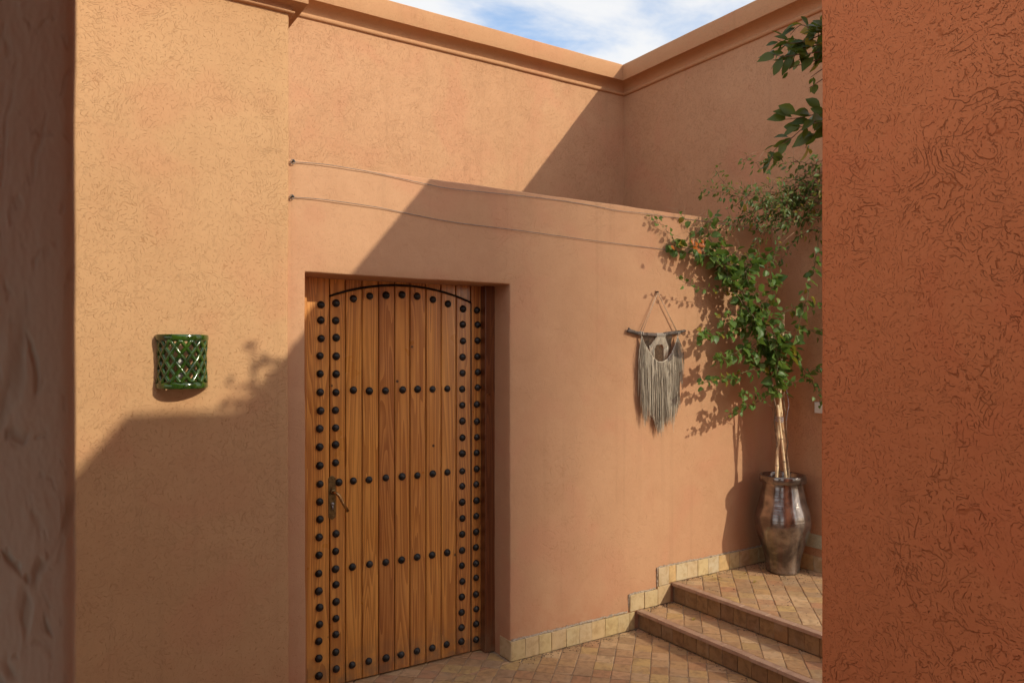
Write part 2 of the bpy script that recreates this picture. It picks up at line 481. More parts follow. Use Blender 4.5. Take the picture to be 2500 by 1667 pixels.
def slab(name, poly, fmap, thick, mat, parent, ch=0.003, rnd=0.0, tilt=0.0):
    """prism with a chamfered face; poly in the face plane, fmap(a, b, height) -> point"""
    area = sum(poly[i][0]*poly[(i+1) % len(poly)][1] - poly[(i+1) % len(poly)][0]*poly[i][1] for i in range(len(poly)))
    if area < 0: poly = poly[::-1]
    n = len(poly)
    cx = sum(p[0] for p in poly)/n; cy = sum(p[1] for p in poly)/n
    dz = random.uniform(-rnd, rnd); ta = random.uniform(-tilt, tilt); tb = random.uniform(-tilt, tilt)
    V = []
    inn = []
    for i in range(n):
        p0, p1, p2 = Vector(poly[i-1]), Vector(poly[i]), Vector(poly[(i+1) % n])
        e1 = (p1-p0).normalized(); e2 = (p2-p1).normalized()
        n1 = Vector((-e1.y, e1.x)); n2 = Vector((-e2.y, e2.x))
        b = n1 + n2
        b = b / max(0.35, b.dot(n1)) if b.length > 1e-6 else n1
        inn.append(p1 + b * ch)
    for p in poly: V.append(fmap(p[0], p[1], -thick))
    for p in poly: V.append(fmap(p[0], p[1], -ch*0.7 + dz + (p[0]-cx)*ta + (p[1]-cy)*tb))
    for p in inn: V.append(fmap(p[0], p[1], dz + (p[0]-cx)*ta + (p[1]-cy)*tb))
    F = [tuple(range(2*n, 3*n))]
    for r in (0, n):
        for i in range(n):
            j = (i+1) % n
            F.append((r+i, r+j, r+n+j, r+n+i))
    o = mesh_obj(name, V, F, mat, parent)
    return o

def fix_normals():
    for me in bpy.data.meshes:
        bm = bmesh.new(); bm.from_mesh(me)
        if len(bm.faces) < 400000:
            bmesh.ops.recalc_face_normals(bm, faces=bm.faces)
            bm.to_mesh(me)
        bm.free()

def clip(poly, x0, x1, y0, y1):
    def half(P, ax, lim, keep_less):
        out = []
        for i in range(len(P)):
            a, b = P[i-1], P[i]
            ia = (a[ax] <= lim) if keep_less else (a[ax] >= lim)
            ib = (b[ax] <= lim) if keep_less else (b[ax] >= lim)
            if ia != ib:
                t = (lim - a[ax])/(b[ax]-a[ax]); out.append((a[0]+(b[0]-a[0])*t, a[1]+(b[1]-a[1])*t))
            if ib: out.append(b)
        return out
    for ax, lim, kl in ((0, x0, False), (0, x1, True), (1, y0, False), (1, y1, True)):
        if len(poly) < 3: return []
        poly = half(poly, ax, lim, kl)
    # drop doubled corners
    res = []
    for p in poly:
        if not res or math.dist(p, res[-1]) > 1e-4: res.append(p)
    if len(res) > 1 and math.dist(res[0], res[-1]) < 1e-4: res.pop()
    return res if len(res) >= 3 else []
def parea(P): return abs(sum(P[i-1][0]*P[i][1]-P[i][0]*P[i-1][1] for i in range(len(P))))/2

FWD = Vector((math.sin(YAW), math.cos(YAW), 0)); RGT = Vector((math.cos(YAW), -math.sin(YAW), 0))
def in_view(p, m=0.06):
    d = Vector(p) - Vector((0, 0, EYE)); z = d.dot(FWD)
    if z < 0.1: return False
    return abs(d.dot(RGT)/z) < 0.68 + m and -0.4353 - m < d.z/z < 0.4711 + m
def sight(px, py, Y=None, X=None):
    """point of the court seen in that direction (photo measured at 2352 px wide), on the upright plane Y or X"""
    d = FWD + RGT*((px-1176)/1730.0) + Vector((0, 0, 1))*((815-py)/1730.0)
    t = Y/d.y if Y is not None else X/d.x
    return Vector((0, 0, EYE)) + d*t

# ------------------------------------------------------------------ the place: main planes
YL = 3.39     # face of the building with the sconce
YW = 3.42     # face of the low wall with the door
YU = 4.958    # face of the tall wall behind it
XB = 4.368    # face of the end wall
XR = 2.55     # face of the red wall at the right
ZB = 3.56     # its top

g = MB(); g.add([(-60,-60,-.06),(60,-60,-.06),(60,60,-.06),(-60,60,-.06)], [(0,1,2,3)])
ground = g.build('ground', 'earth'); ground['kind'] = 'structure'

floor = MB(); floor.box(-1.5, 3.12, -1.0, 3.66, -.05, -.0045)
floor = floor.build('courtyard_floor', 'mortar'); floor['kind'] = 'structure'

# building with the sconce (left)
wall_left = tag(cell_wall('plaster_building', axis([-2.6, -0.2, 1.0], [0.3, 0.05]), axis([YL, YL+.2, 6.4], [0.05, 0.5]),
    axis([-.05, 3.40], 0.06), lambda x, y, z: True, 'plaster_ochre'),
    'sunlit ochre plaster building corner carrying the green lamp, left of the door', 'building')
# low wall with door opening
DX0, DX1, DZ = 1.085, 2.203, 2.03
low_wall = tag(cell_wall('door_wall', axis([0.94, DX0, DX1, 4.40], 0.05), axis([YW, YW+.28], 0.045),
    axis([-.05, 0.0, DZ, 2.54], 0.05), lambda x, y, z: not (DX0 < x < DX1 and z < DZ), 'plaster_low', amp=0.0045, bevel=0.007),
    'low ochre plaster wall around the studded wooden door, half in shadow', 'wall')
# tall wall behind
tall_wall = tag(cell_wall('tall_wall', axis([0.8, 4.5], 0.07), [YU, YU+.35], axis([-.05, 2.2, 4.10], [0.4, 0.07]),
    lambda x, y, z: True, 'plaster_court'), 'tall sunlit plaster wall with moulded cornice, set back above the door wall', 'wall')
# end wall; cut off out of frame at the steps, to let sun in
end_wall = tag(cell_wall('end_wall', [XB, XB+.12, XB+.3], axis([2.78, 5.2], 0.06),
    axis([-.05, 4.10], 0.07), lambda x, y, z: True, 'plaster_court'), 'shaded reddish end wall with cornice, behind the climbing plant', 'wall')
# red wall at right, with its higher part further back
red = axis([-5.0, -1.45, 0.4, 1.771], [0.4, 0.3, 0.045])
red_wall = tag(cell_wall('red_wall', axis([XR, XR+.12, XR+.36, 3.74], [0.06, 0.24, 0.45]), red, axis([-.05, 0.5, 3.2, ZB], [0.25, 0.05, 0.1]),
    lambda x, y, z: y < -1.45 or x < XR+.36, 'plaster_red', amp=0.003), 'rough reddish plaster wall filling the right side, close to the viewer', 'wall')
upper_storey = cell_wall('upper_storey', [2.668, 3.2, 3.735], axis([-4.9, -1.5], 0.4), [ZB-.05, 3.9, 4.256], lambda x, y, z: True, 'plaster_red', red_wall)
# passage the viewer stands in: pillar at the left and a slab overhead
pillar = tag(cell_wall('passage_wall', axis([-2.6, -.3, 0.038], [0.3, 0.04]), axis([0.75, 1.02], 0.05), axis([-.05, 1.2, 2.1, 2.42], [0.2, 0.025, 0.1]),  # run left of the pillar is unseen, added to darken the left building
    lambda x, y, z: True, 'plaster_pillar', amp=0.003), 'dark rough end of a plaster wall at the left edge, out of focus', 'wall')
roof = tag(cell_wall('passage_roof', axis([-1.4, 1.0], 0.3), axis([-2.2, 0.9], 0.3), [2.42, 2.62], lambda x, y, z: True, 'plaster_red'),
    'flat plaster roof over the passage the picture is taken from', 'roof')
added_side_roof = cell_wall('added_side_roof', axis([-2.6, -0.25], 0.4), axis([0.92, 3.36], 0.4), [2.44, 2.64], lambda x, y, z: True, 'plaster_red', roof)  # unseen roof added over the left corridor to darken the walls there
rear = tag(cell_wall('rear_wall', axis([-1.6, 1.2], 0.4), [-2.5, -2.2], axis([-.05, 2.62], 0.3), lambda x, y, z: True, 'plaster_red'),
    'plaster wall closing the passage behind the viewer', 'wall')

# cornices: one profile swept along each wall
def cornice(name, path, prof, parent, mat='plaster_trim', step=0.06):
    """path: list of (point, outward 2D offset direction); prof: (offset, z)"""
    V, F = [], []
    pts = []
    for (a, da), (b, db) in zip(path, path[1:]):
        n = max(1, int((Vector(b)-Vector(a)).length/step))
        for i in range(n):
            t = i/n
            # keep the mitre offset only at the ends of a run
            pts.append((Vector(a).lerp(Vector(b), t), Vector(da).lerp(Vector(db), t)))
    pts.append((Vector(path[-1][0]), Vector(path[-1][1])))
    m = len(prof)
    for p, d in pts:
        for o, z in prof:
            q = wob((p.x + d.x*o, p.y + d.y*o, z), 0.003)
            V.append(q)
    for i in range(len(pts)-1):
        for j in range(m-1):
            F.append((i*m+j, (i+1)*m+j, (i+1)*m+j+1, i*m+j+1))
    F.append(tuple(range(m))); F.append(tuple(range((len(pts)-1)*m, len(pts)*m)))
    o = mesh_obj(name, V, F, mat, parent, True)
    md = o.modifiers.new('edge', 'EDGE_SPLIT'); md.split_angle = R(38)
    return o
def profile(z0, z1, z2, out, back):
    """small bead, cove and flat fascia; z0 bottom, z1 fascia bottom, z2 top"""
    p = [(-0.02, z0), (0.009, z0)]
    zb = z0 + (z1-z0)*0.36
    for k in range(7):
        a = math.pi*(k/6-0.5)
        p.append((0.009 + 0.012*math.cos(a), (z0+zb)/2 + (zb-z0)/2*math.sin(a)))
    p.append((0.008, zb+0.003))
    for k in range(6):
        a = math.pi/2*k/5
        p.append((0.008 + (out-0.008)*(1-math.cos(a)), zb+0.005 + (z1-zb-0.005)*math.sin(a)))
    p += [(out+.0015, z1+.003), (out+.002, z2-.008), (out-.007, z2), (-back, z2), (-back, z0)]
    return p
# profile bottoms measured from the corner of the court
cornice('cornice', [((0.8, YU), (0, -1)), ((XB, YU), (-1, -1))], profile(3.890, 3.977, 4.114, 0.105, 0.30), tall_wall)
cornice('cornice', [((XB, YU), (-1, -1)), ((XB, 2.78), (-1, 0))], profile(3.890, 3.977, 4.114, 0.105, 0.30), end_wall)
cornice('cornice', [((-2.6, YL), (0, -1)), ((1.0, YL), (1, -1)), ((1.0, 6.3), (1, 0))], profile(3.180, 3.217, 3.42, 0.066, 0.30), wall_left)

# ------------------------------------------------------------------ skirting, floor tiles, steps
def on_low(a, b, h): return (a, YW - 0.015 - h, b)      # face of tiles on the low wall
def on_end(a, b, h): return (XB - 0.015 - h, a, b)
def rect(a0, a1, b0, b1, j=0.0015):
    u = lambda: random.uniform(-j, j)
    return [(a0+u(), b0+u()), (a1+u(), b0+u()), (a1+u(), b1+u()), (a0+u(), b1+u())]
GAP = 0.0022
joints = [DX1+.001, 2.2915, 2.3835, 2.470, 2.5714, 2.6647, 2.757, 2.858, 2.955, 3.0476, 3.088]
for a, b in zip(joints, joints[1:]):
    slab('skirting_tile', rect(a+GAP/2, b-GAP/2, 0.001, 0.105), on_low, 0.018, 'skirting_tile', low_wall, 0.002, 0.001, 0.01)
for a, b in ((3.050, 3.165), (3.167, 3.276)):
    slab('skirting_tile', rect(a+GAP/2, b-GAP/2, 0.112, 0.208), on_low, 0.018, 'skirting_tile', low_wall, 0.002, 0.001, 0.01)
slab('skirting_tile', rect(3.278, 3.385, 0.112, 0.224), on_low, 0.018, 'skirting_tile', low_wall, 0.002, 0.001, 0.01)
j3 = [3.282, 3.372, 3.432, 3.530, 3.625, 3.722, 3.822, 3.92, 4.02, 4.115, 4.21, 4.30, 4.352]
for i, (a, b) in enumerate(zip(j3, j3[1:])):
    slab('skirting_tile', rect(a+GAP/2, b-GAP/2, 0.232 if a > 3.3 else 0.2265, 0.335), on_low, 0.018, 'skirting_tile', low_wall, 0.002, 0.001, 0.01)
# tile return inside the door recess
slab('skirting_tile', rect(YW-.012, YW+.10, 0.001, 0.105), lambda a, b, h: (DX1-.004-h, a, b), 0.012, 'skirting_tile', low_wall, 0.002)
yj = [1.80, 1.90, 2.0, 2.1, 2.2, 2.31, 2.41, 2.51, 2.61, 2.71, 2.78, 2.88, 2.98, 3.08, 3.18, 3.285, 3.388]
for a, b in zip(yj, yj[1:]):
    if a >= 2.78:
        slab('skirting_tile', rect(a+GAP/2, b-GAP/2, 0.232, 0.330), on_end, 0.018, 'skirting_tile', end_wall, 0.002, 0.001, 0.01)
# rough mortar left along the top of the skirting
def bead(name, pts, r, parent):
    mb = MB(); P = []; rr = []
    for a, b in zip(pts, pts[1:]):
        a, b = Vector(a), Vector(b); n = max(2, int((b-a).length/0.012))
        for i in range(n):
            p = a.lerp(b, i/n); P.append(p + Vector((0, random.uniform(-.002, .002), random.uniform(-.003, .003)))); rr.append(r*random.uniform(0.55, 1.25))
    mb.tube(P, rr, 6); return mb.build(name, 'cement_bead', parent, True)
bead('mortar_bead', [(DX1+.01, YW-.004, 0.108), (2.55, YW-.004, 0.109), (3.045, YW-.004, 0.112)], 0.0075, low_wall)
bead('mortar_bead', [(3.05, YW-.004, 0.118), (3.048, YW-.004, 0.211), (3.274, YW-.004, 0.213)], 0.0065, low_wall)
bead('mortar_bead', [(3.279, YW-.004, 0.218), (3.280, YW-.004, 0.338), (4.34, YW-.004, 0.339)], 0.006, low_wall)

def tiles45(x0, x1, y0, y1, z, parent, size=0.0975, mat='floor_tile', keep=lambda c: True, o=(0.0, 0.0), broken=0.0):
    s = math.sqrt(0.5)
    N = int(8/size)
    for i in range(-N, N):
        for k in range(-N, N):
            ca, cb = (i+.5)*size, (k+.5)*size
            cx, cy = o[0] + (ca-cb)*s, o[1] + (ca+cb)*s
            if not (x0-.1 < cx < x1+.1 and y0-.1 < cy < y1+.1): continue
            if not keep((cx, cy, z)): continue
            hh = size/2 - 0.0024
            q = []
            for a, b in ((-hh,-hh),(hh,-hh),(hh,hh),(-hh,hh)):
                a += random.uniform(-.0024, .0024); b += random.uniform(-.0024, .0024)
                q.append((o[0]+(ca+a-cb-b)*s, o[1]+(ca+a+cb+b)*s))
            P = clip(q, x0, x1, y0, y1)
            if not P or parea(P) < 0.0004: continue
            slab('tile', P, lambda a, b, h: (a, b, z+h), 0.012, mat, parent, 0.0028, 0.0016, 0.018)
org = (2.859, 3.301)
vis = lambda c: in_view(c, 0.05)
tiles45(0.9, 3.112, 0.6, YW-.017, 0.0, floor, keep=vis, o=org)
tiles45(DX0+.008, DX1-.016, YW-.0145, 3.66, 0.0, floor, keep=lambda c: in_view(c, 0.05), o=org)

steps = thing('steps', (3.115, 2.6, 0), 'two tiled steps with pinkish nosings leading up to the landing', 'steps')
core = MB(); core.box(3.129, XB+.05, 1.70, YW-.003, -.05, 0.106); core.box(3.419, XB+.05, 1.70, YW-.005, 0.1, 0.2265)
core.build('core', 'mortar', steps)
tiles45(3.147, 3.403, 1.79, YW-.017, 0.111, steps, keep=vis, o=(3.02, 3.21))
tiles45(3.437, XB-.017, 1.79, YW-.017, 0.231, steps, keep=vis, o=(3.859, 3.191))
ny1 = [YW-.016, 3.219, 3.068, 2.888, 2.738, 2.5616, 2.3917, 2.224, 2.06, 1.9, 1.78]
ny2 = [YW-.016, 3.350, 3.192, 3.030, 2.869, 2.692, 2.5187, 2.35, 2.18, 2.02, 1.86, 1.78]
for ny, xf, zt in ((ny1, 3.100, 0.111), (ny2, 3.390, 0.231)):
    for b, a in zip(ny, ny[1:]):
        dz = random.uniform(-.0015, .0015)
        slab('nosing_tile', rect(xf, xf+.045, a+.001, b-.001, 0.001), lambda p, q, h: (p, q, zt+.001+dz+h), 0.019, 'nosing_tile', steps, 0.0022, 0.0, 0.008)
def frange(a, b, s):
    while a > b: yield a; a -= s
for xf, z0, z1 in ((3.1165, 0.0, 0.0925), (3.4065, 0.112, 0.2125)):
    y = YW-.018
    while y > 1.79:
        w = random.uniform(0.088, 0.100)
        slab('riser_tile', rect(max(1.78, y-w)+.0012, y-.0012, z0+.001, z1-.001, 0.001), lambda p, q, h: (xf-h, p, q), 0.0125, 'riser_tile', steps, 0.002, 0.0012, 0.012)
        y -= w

# ------------------------------------------------------------------ the door
YD = 3.63
door = thing('door', (1.64, YD, 0), 'varnished wooden plank door with rows of black iron studs and arched top', 'door')
def dX(px, y=1000.0, Y=YD): return sight(px, y, Y=Y).x
c1 = lambda x: 658.6 + x*0.29994
pl = [dX(c1(v)) for v in (197, 330, 450, 578, 705, 828, 945, 1067, 1183, 1298, 1412, 1478)]
pl[-1] = 2.142; pl[0] = 1.150
# arch through three points
def c1p(x, y): return sight(658.6+x*0.29994, 583.3+y*0.29994, Y=YD)
A0, A1, A2 = c1p(332, 322), c1p(800, 240), c1p(1410, 372)
def circ(a, b, c):
    ax, az, bx, bz, cx, cz = a.x, a.z, b.x, b.z, c.x, c.z
    d = 2*(ax*(bz-cz)+bx*(cz-az)+cx*(az-bz))
    ux = ((ax*ax+az*az)*(bz-cz)+(bx*bx+bz*bz)*(cz-az)+(cx*cx+cz*cz)*(az-bz))/d
    uz = ((ax*ax+az*az)*(cx-bx)+(bx*bx+bz*bz)*(ax-cx)+(cx*cx+cz*cz)*(bx-ax))/d
    return ux, uz, math.hypot(ax-ux, az-uz)
CU, CV, CR = circ(A0, A1, A2)
def arch(x): return CV + math.sqrt(max(0.0, CR*CR-(x-CU)**2))
dmap = lambda off: (lambda a, b, h: (a, YD - off - h, b))
ZT = DZ + 0.02
slab('plank', [(pl[0], .006), (pl[1]-.003, .006), (pl[1]-.003, ZT), (pl[0], ZT)], dmap(-.001), 0.03, 'varnished_pine', door, 0.003)
for a, b in zip(pl[1:-2], pl[2:-1]):
    g0 = 0.0025
    top = [(a+g0+(b-a-2*g0)*t/4, arch(a+g0+(b-a-2*g0)*t/4)-.004) for t in range(4, -1, -1)]
    off = random.uniform(0, .0015)
    slab('plank', [(a+g0, .008), (b-g0, .008)] + top, dmap(off), 0.03, 'varnished_pine', door, 0.0042)
    bot = [(a+g0+(b-a-2*g0)*t/4, arch(a+g0+(b-a-2*g0)*t/4)+.005) for t in range(0, 5)]
    slab('transom_plank', bot + [(b-g0, ZT), (a+g0, ZT)], dmap(-.004), 0.026, 'varnished_pine', door, 0.003)
slab('plank', [(pl[-2]+.003, .006), (pl[-1]+.02, .006), (pl[-1]+.02, ZT), (pl[-2]+.003, ZT)], dmap(-.001), 0.03, 'varnished_pine', door, 0.003)
bk = MB(); bk.box(DX0-.03, DX1+.03, YD+.032, YD+.045, 0.0, ZT+.03); bk.build('backing', 'gap_black', door)
# frame posts
slab('frame_post', [(DX0-.01, 0.001), (1.150, 0.001), (1.150, ZT), (DX0-.01, ZT)], lambda a, b, h: (a, 3.600-h, b), 0.06, 'varnished_pine', door, 0.004)
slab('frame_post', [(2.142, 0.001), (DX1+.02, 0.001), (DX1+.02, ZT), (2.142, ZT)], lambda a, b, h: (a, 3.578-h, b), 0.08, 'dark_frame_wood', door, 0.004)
# black bent strip along the arch
st = MB(); P = [(x, YD+.001, arch(x)+.0005) for x in lin(pl[1], pl[-2], 0.03)]
st.tube(P, 0.0052, 6); st.build('arch_strip', 'gap_black', door, True)
st = MB(); st.tube([(pl[-2], YD+.003, 0.008), (pl[-2], YD+.003, arch(pl[-2]))], 0.004, 6); st.build('side_strip', 'gap_black', door, True)

# iron studs
def stud_mesh():
    mb = MB(); prof = [(0.0195, 0.0), (0.0198, 0.002), (0.0185, 0.0055), (0.0155, 0.0100), (0.0105, 0.0140), (0.005, 0.0162), (0.0006, 0.0168)]
    mb.lathe(prof, (0, 0, 0), 14)
    me = bpy.data.meshes.new('stud')
    me.from_pydata([(x, -z, y) for x, y, z in mb.v], [], mb.f); me.update()
    for p in me.polygons: p.use_smooth = True
    return me
SM = stud_mesh()
def stud(x, z):
    o = link('stud', SM, 'iron'); s = random.uniform(0.94, 1.05)
    o.matrix_world = Matrix.Translation((x+random.uniform(-.0015, .0015), YD-.001, z+random.uniform(-.0015, .0015))) @ Matrix.Rotation(random.uniform(-.12, .12), 4, 'X') @ Matrix.Rotation(random.uniform(0, 6), 4, 'Y') @ Matrix.Scale(s, 4)
    o.parent = door; o.matrix_parent_inverse = Matrix.Translation(-door.location)
def at(px, py): p = sight(px, py, Y=YD-.006); return p.x, p.z
c1q = lambda x, y: (658.6+x*0.29994, 583.3+y*0.29994)
c2q = lambda x, y: (658.6+x*0.3521, 1016.0+y*0.3521)
up_l = [(265,390),(263,505),(264,645),(256,780),(258,918),(258,1057),(260,1198),(256,1337),(256,1477)]
lo_l = [(218,150),(219,272),(219,385),(218,500),(213,618),(213,735),(211,855),(211,968),(215,1078),(215,1187),(212,1297),(210,1408),(212,1522)]
up_2 = [(378,378),(379,507),(382,640),(379,780),(382,918),(379,1057),(377,1195),(377,1328),(378,1458)]
lo_2 = [(320,133),(343,260),(322,595),(320,710),(322,825),(322,928),(322,1040),(323,1147),(323,1252),(322,1365),(323,1475)]
up_3 = [(1352,418),(1352,540),(1353,665),(1350,790),(1350,912),(1346,1032),(1348,1155),(1347,1280),(1348,1405),(1347,1528)]
lo_3 = [(1147,72),(1147,185),(1147,285),(1146,390),(1147,495),(1147,598),(1146,704),(1145,802),(1146,905),(1146,1005),(1144,1105),(1142,1205),(1142,1297)]
up_4 = [(1460,432),(1463,540),(1465,663),(1464,783),(1466,905),(1463,1022),(1460,1152),(1460,1280),(1459,1402),(1458,1523)]
lo_4 = [(1242,68),(1241,172),(1240,270),(1241,377),(1239,480),(1238,584),(1237,685),(1237,789),(1238,881),(1238,989),(1239,1084),(1238,1182),(1238,1283)]
arc_r = [(512,342),(640,320),(764,313),(886,313),(1002,323),(1122,348),(1238,380)]
row_1 = [(511,1043),(635,1048),(760,1045),(891,1040),(1006,1035),(1121,1033),(1234,1029)]
row_2 = [(436,250),(538,242),(649,231),(753,223),(855,214),(954,203),(1050,195)]
row_3 = [(431,810),(543,795),(648,780),(750,765),(852,748),(950,732),(1048,718)]
row_4 = [(428,1452),(538,1427),(649,1405),(748,1384),(852,1358),(950,1339),(1046,1316)]
for L in (up_l, up_2, up_3, up_4, arc_r, row_1):
    for q in L: stud(*at(*c1q(*q)))
for L in (lo_l, lo_2, lo_3[1:] if False else lo_3, lo_4, row_2, row_3, row_4):
    for q in L: stud(*at(*c2q(*q)))

# lock plate and lever
hx0, hz0 = at(*c2q(298, 215)); hx1, hz1 = at(*c2q(298, 505))
hc = hx0; w2 = 0.0185
plate = slab('lock_plate', [(hc-w2, hz1+.014), (hc, hz1), (hc+w2, hz1+.014), (hc+w2, hz0-.014), (hc+.008, hz0-.004), (hc, hz0), (hc-.008, hz0-.004), (hc-w2, hz0-.014)], dmap(.004), 0.006, 'brass', door, 0.0015)
lv = at(*c2q(300, 320)); le = at(*c2q(380, 440))
lever = MB()
lever.tube([(lv[0], YD-.002, lv[1]), (lv[0], YD-.020, lv[1])], [0.016, 0.013], 14)
lever.build('spindle_rose', 'brass', plate, True)
lever = MB()
lever.tube([(lv[0], YD-.018, lv[1]), (lv[0], YD-.052, lv[1]), (lv[0]+.012, YD-.060, lv[1]-.010), ((lv[0]+le[0])/2, YD-.060, (lv[1]+le[1])/2), (le[0]-.004, YD-.058, le[1]+.004)], [0.0085, 0.008, 0.0085, 0.0075, 0.0085], 10)
lever.build('lever', 'brass_bright', plate, True)
kx, kz = at(*c2q(298, 405))
kh = MB(); kh.tube([(kx, YD-.009, kz+.004), (kx, YD-.013, kz+.004)], 0.0085, 12); kh.box(kx-.004, kx+.004, YD-.0125, YD-.009, kz-.024, kz); kh.build('key_cylinder', 'steel', plate, True)
for dz in (-.018, .022):
    sc = MB(); sc.lathe([(0.0042, 0), (0.003, .002), (.0004, .0026)], (0, 0, 0), 8)
    zz = hz0+dz if dz < 0 else hz1+dz
    mesh_obj('screw', [(hc+x, YD-.0095-z, zz+y) for x, y, z in sc.v], sc.f, 'brass', plate)

# ------------------------------------------------------------------ green lattice sconce
lc = sight(417, 830, Y=YL); lz0, lz1 = 1.512, 1.734; lcx = 0.553
lamp = thing('wall_lamp', (lcx, YL, lz0), 'green glazed ceramic half-round lattice lamp on the sunlit plaster wall', 'wall lamp')
def lr(z):   # radius: waisted
    t = (z-lz0)/(lz1-lz0)*2-1
    return 0.0925 + 0.007*t*t
def lp(phi, z, dr=0.0): r = lr(z)+dr; return Vector((lcx + r*math.sin(phi), YL - 0.004 - r*math.cos(phi), z))
def half_ring(z0, z1, r0, r1, name):
    prof = [(r0, z0), (r1-.003, z0), (r1, z0+.004), (r1, z1-.004), (r1-.003, z1), (r0, z1)]
    V, F = [], []; n = 28; m = len(prof)
    for i in range(n+1):
        ph = -math.pi/2 + math.pi*i/n
        for r, z in prof: V.append((lcx + r*math.sin(ph), YL-.002 - r*math.cos(ph), z))
    for i in range(n):
        for j in range(m):
            F.append((i*m+j, i*m+(j+1) % m, (i+1)*m+(j+1) % m, (i+1)*m+j))
    F.append(tuple(range(m))); F.append(tuple(n*m+j for j in range(m)))
    o = mesh_obj(name, V, F, 'green_glaze', lamp, True)
    md = o.modifiers.new('edge', 'EDGE_SPLIT'); md.split_angle = R(50)
half_ring(lz0, lz0+.024, 0.078, 0.1015, 'bottom_rim')
half_ring(lz1-.024, lz1, 0.078, 0.1035, 'top_rim')
half_ring(lz0+.024, lz0+.029, 0.080, 0.0965, 'bottom_bead')
half_ring(lz1-.029, lz1-.024, 0.080, 0.0965, 'top_bead')
za, zb_ = lz0+.024, lz1-.024
dphi = math.pi/7.0; pitch = 0.058
slope = dphi/pitch
for s in (1, -1):
    for k in range(-6, 14):
        ph0 = -math.pi/2 + k*dphi if s == 1 else math.pi/2 - k*dphi
        P = []
        for z in lin(za, zb_, 0.007):
            ph = ph0 + s*slope*(z-za)
            if -math.pi/2-.001 <= ph <= math.pi/2+.001: P.append((ph, z))
        if len(P) < 3: continue
        V, F = [], []
        hw = 0.0078
        dv = Vector((s*slope*0.0925, 1.0)).normalized(); nv = (dv.y/0.0925, -dv.x)
        for ph, z in P:
            zc = lambda q: min(max(q, za-.002), zb_+.002)
            for e, dr in ((-1, -.010), (-1, .0), (-.4, .004), (.4, .004), (1, .0), (1, -.010)):
                V.append(lp(ph+e*hw*nv[0], zc(z+e*hw*nv[1]), dr + (0.0004 if s == 1 else 0)))
        m = 6
        for i in range(len(P)-1):
            for j in range(m):
                F.append((i*m+j, i*m+(j+1) % m, (i+1)*m+(j+1) % m, (i+1)*m+j))
        F.append(tuple(range(m))); F.append(tuple((len(P)-1)*m+j for j in range(m)))
        mesh_obj('lattice_bar', V, F, 'green_glaze', lamp, True)
bl = MB(); bl.lathe([(0.010, 0), (0.010, .02), (0.015, .035), (0.018, .055), (0.015, .072), (0.008, .082), (0.001, .084)], (lcx-.012, YL-.035, lz0+.058), 16)
bl.build('bulb', 'white_glass', lamp, True)
bl = MB(); bl.lathe([(0.012, 0), (0.012, .055)], (lcx-.012, YL-.035, lz0+.003), 14); bl.build('bulb_holder', 'white_plastic', lamp, True)

# ------------------------------------------------------------------ wires on the low wall
def wire(pts, label):
    P = [sight(x, y, Y=YW-.009-0.003*math.sin(i*1.3)) for i, (x, y) in enumerate(pts)]
    # smooth
    Q = []
    for i in range(len(P)-1):
        p0, p1, p2, p3 = P[max(i-1, 0)], P[i], P[i+1], P[min(i+2, len(P)-1)]
        for k in range(5):
            t = k/5
            Q.append(0.5*((2*p1) + (p2-p0)*t + (2*p0-5*p1+4*p2-p3)*t*t + (3*p1-p0-3*p2+p3)*t**3))
    Q.append(P[-1])
    r = thing('wire', P[0], label, 'wire', 'wires along the door wall')
    mb = MB(); mb.tube(Q, 0.0016, 6); mb.build('strand', 'wire', r, True)
    nl = MB(); q = P[0]; nl.tube([q+Vector((0, .03, 0)), q+Vector((0, -.012, .002))], 0.003, 8); nl.tube([q+Vector((0, -.012, .002)), q+Vector((0, -.015, .002))], 0.0055, 8)
    nl.build('nail', 'iron', r, True)
    lp_ = MB(); lp_.tube([q+Vector((0.010*math.cos(a), -.006, 0.010*math.sin(a))) for a in [k*0.7 for k in range(12)]], 0.0019, 5); lp_.build('knot', 'wire', r, True)
wire([(672,372),(740,377),(800,386),(860,397),(925,411),(985,424),(1040,434),(1190,449),(1290,461),(1370,474),(1420,484),(1480,490),(1530,497),(1600,506),(1700,521),(1768,532)],
     'thin sagging wire just under the top of the door wall')
wire([(670,453),(740,458),(860,475),(920,487),(1040,510),(1190,529),(1350,551),(1480,567),(1540,575),(1640,590),(1760,606)],
     'lower thin wire crossing the door wall above the doorway')

# ------------------------------------------------------------------ wall hanging
YM = YW - 0.022
mac = thing('wall_hanging', sight(1511, 668, Y=YM), 'macrame wall hanging with long grey beige fringe on a bark-covered stick', 'wall hanging')
m3 = lambda x, y, Y=YM: sight((1500+x*0.2743)*0.9408, (690+y*0.2743)*0.9408, Y=Y)
mb = MB(); n = m3(386, 88); mb.tube([n+Vector((0, .03, .004)), n+Vector((0, -.006, .004))], 0.004, 8); mb.build('nail', 'iron', mac, True)
mb = MB()
for a, b in (((385,88),(228,440)), ((388,88),(568,450)), ((385,90),(250,440)), ((388,92),(556,440))):
    A, B = m3(*a), m3(*b); mb.tube([A, A.lerp(B, .5)+Vector((0, -.001, -.002)), B], 0.0019, 6)
mb.build('hanging_cord', 'cord', mac, True)
stk = [(118,430,.009),(150,432,.013),(200,448,.0115),(260,460,.012),(330,462,.013),(400,470,.012),(450,458,.013),(500,450,.0115),(560,442,.011),(610,430,.0085),(640,424,.005)]
P = []; RR = []
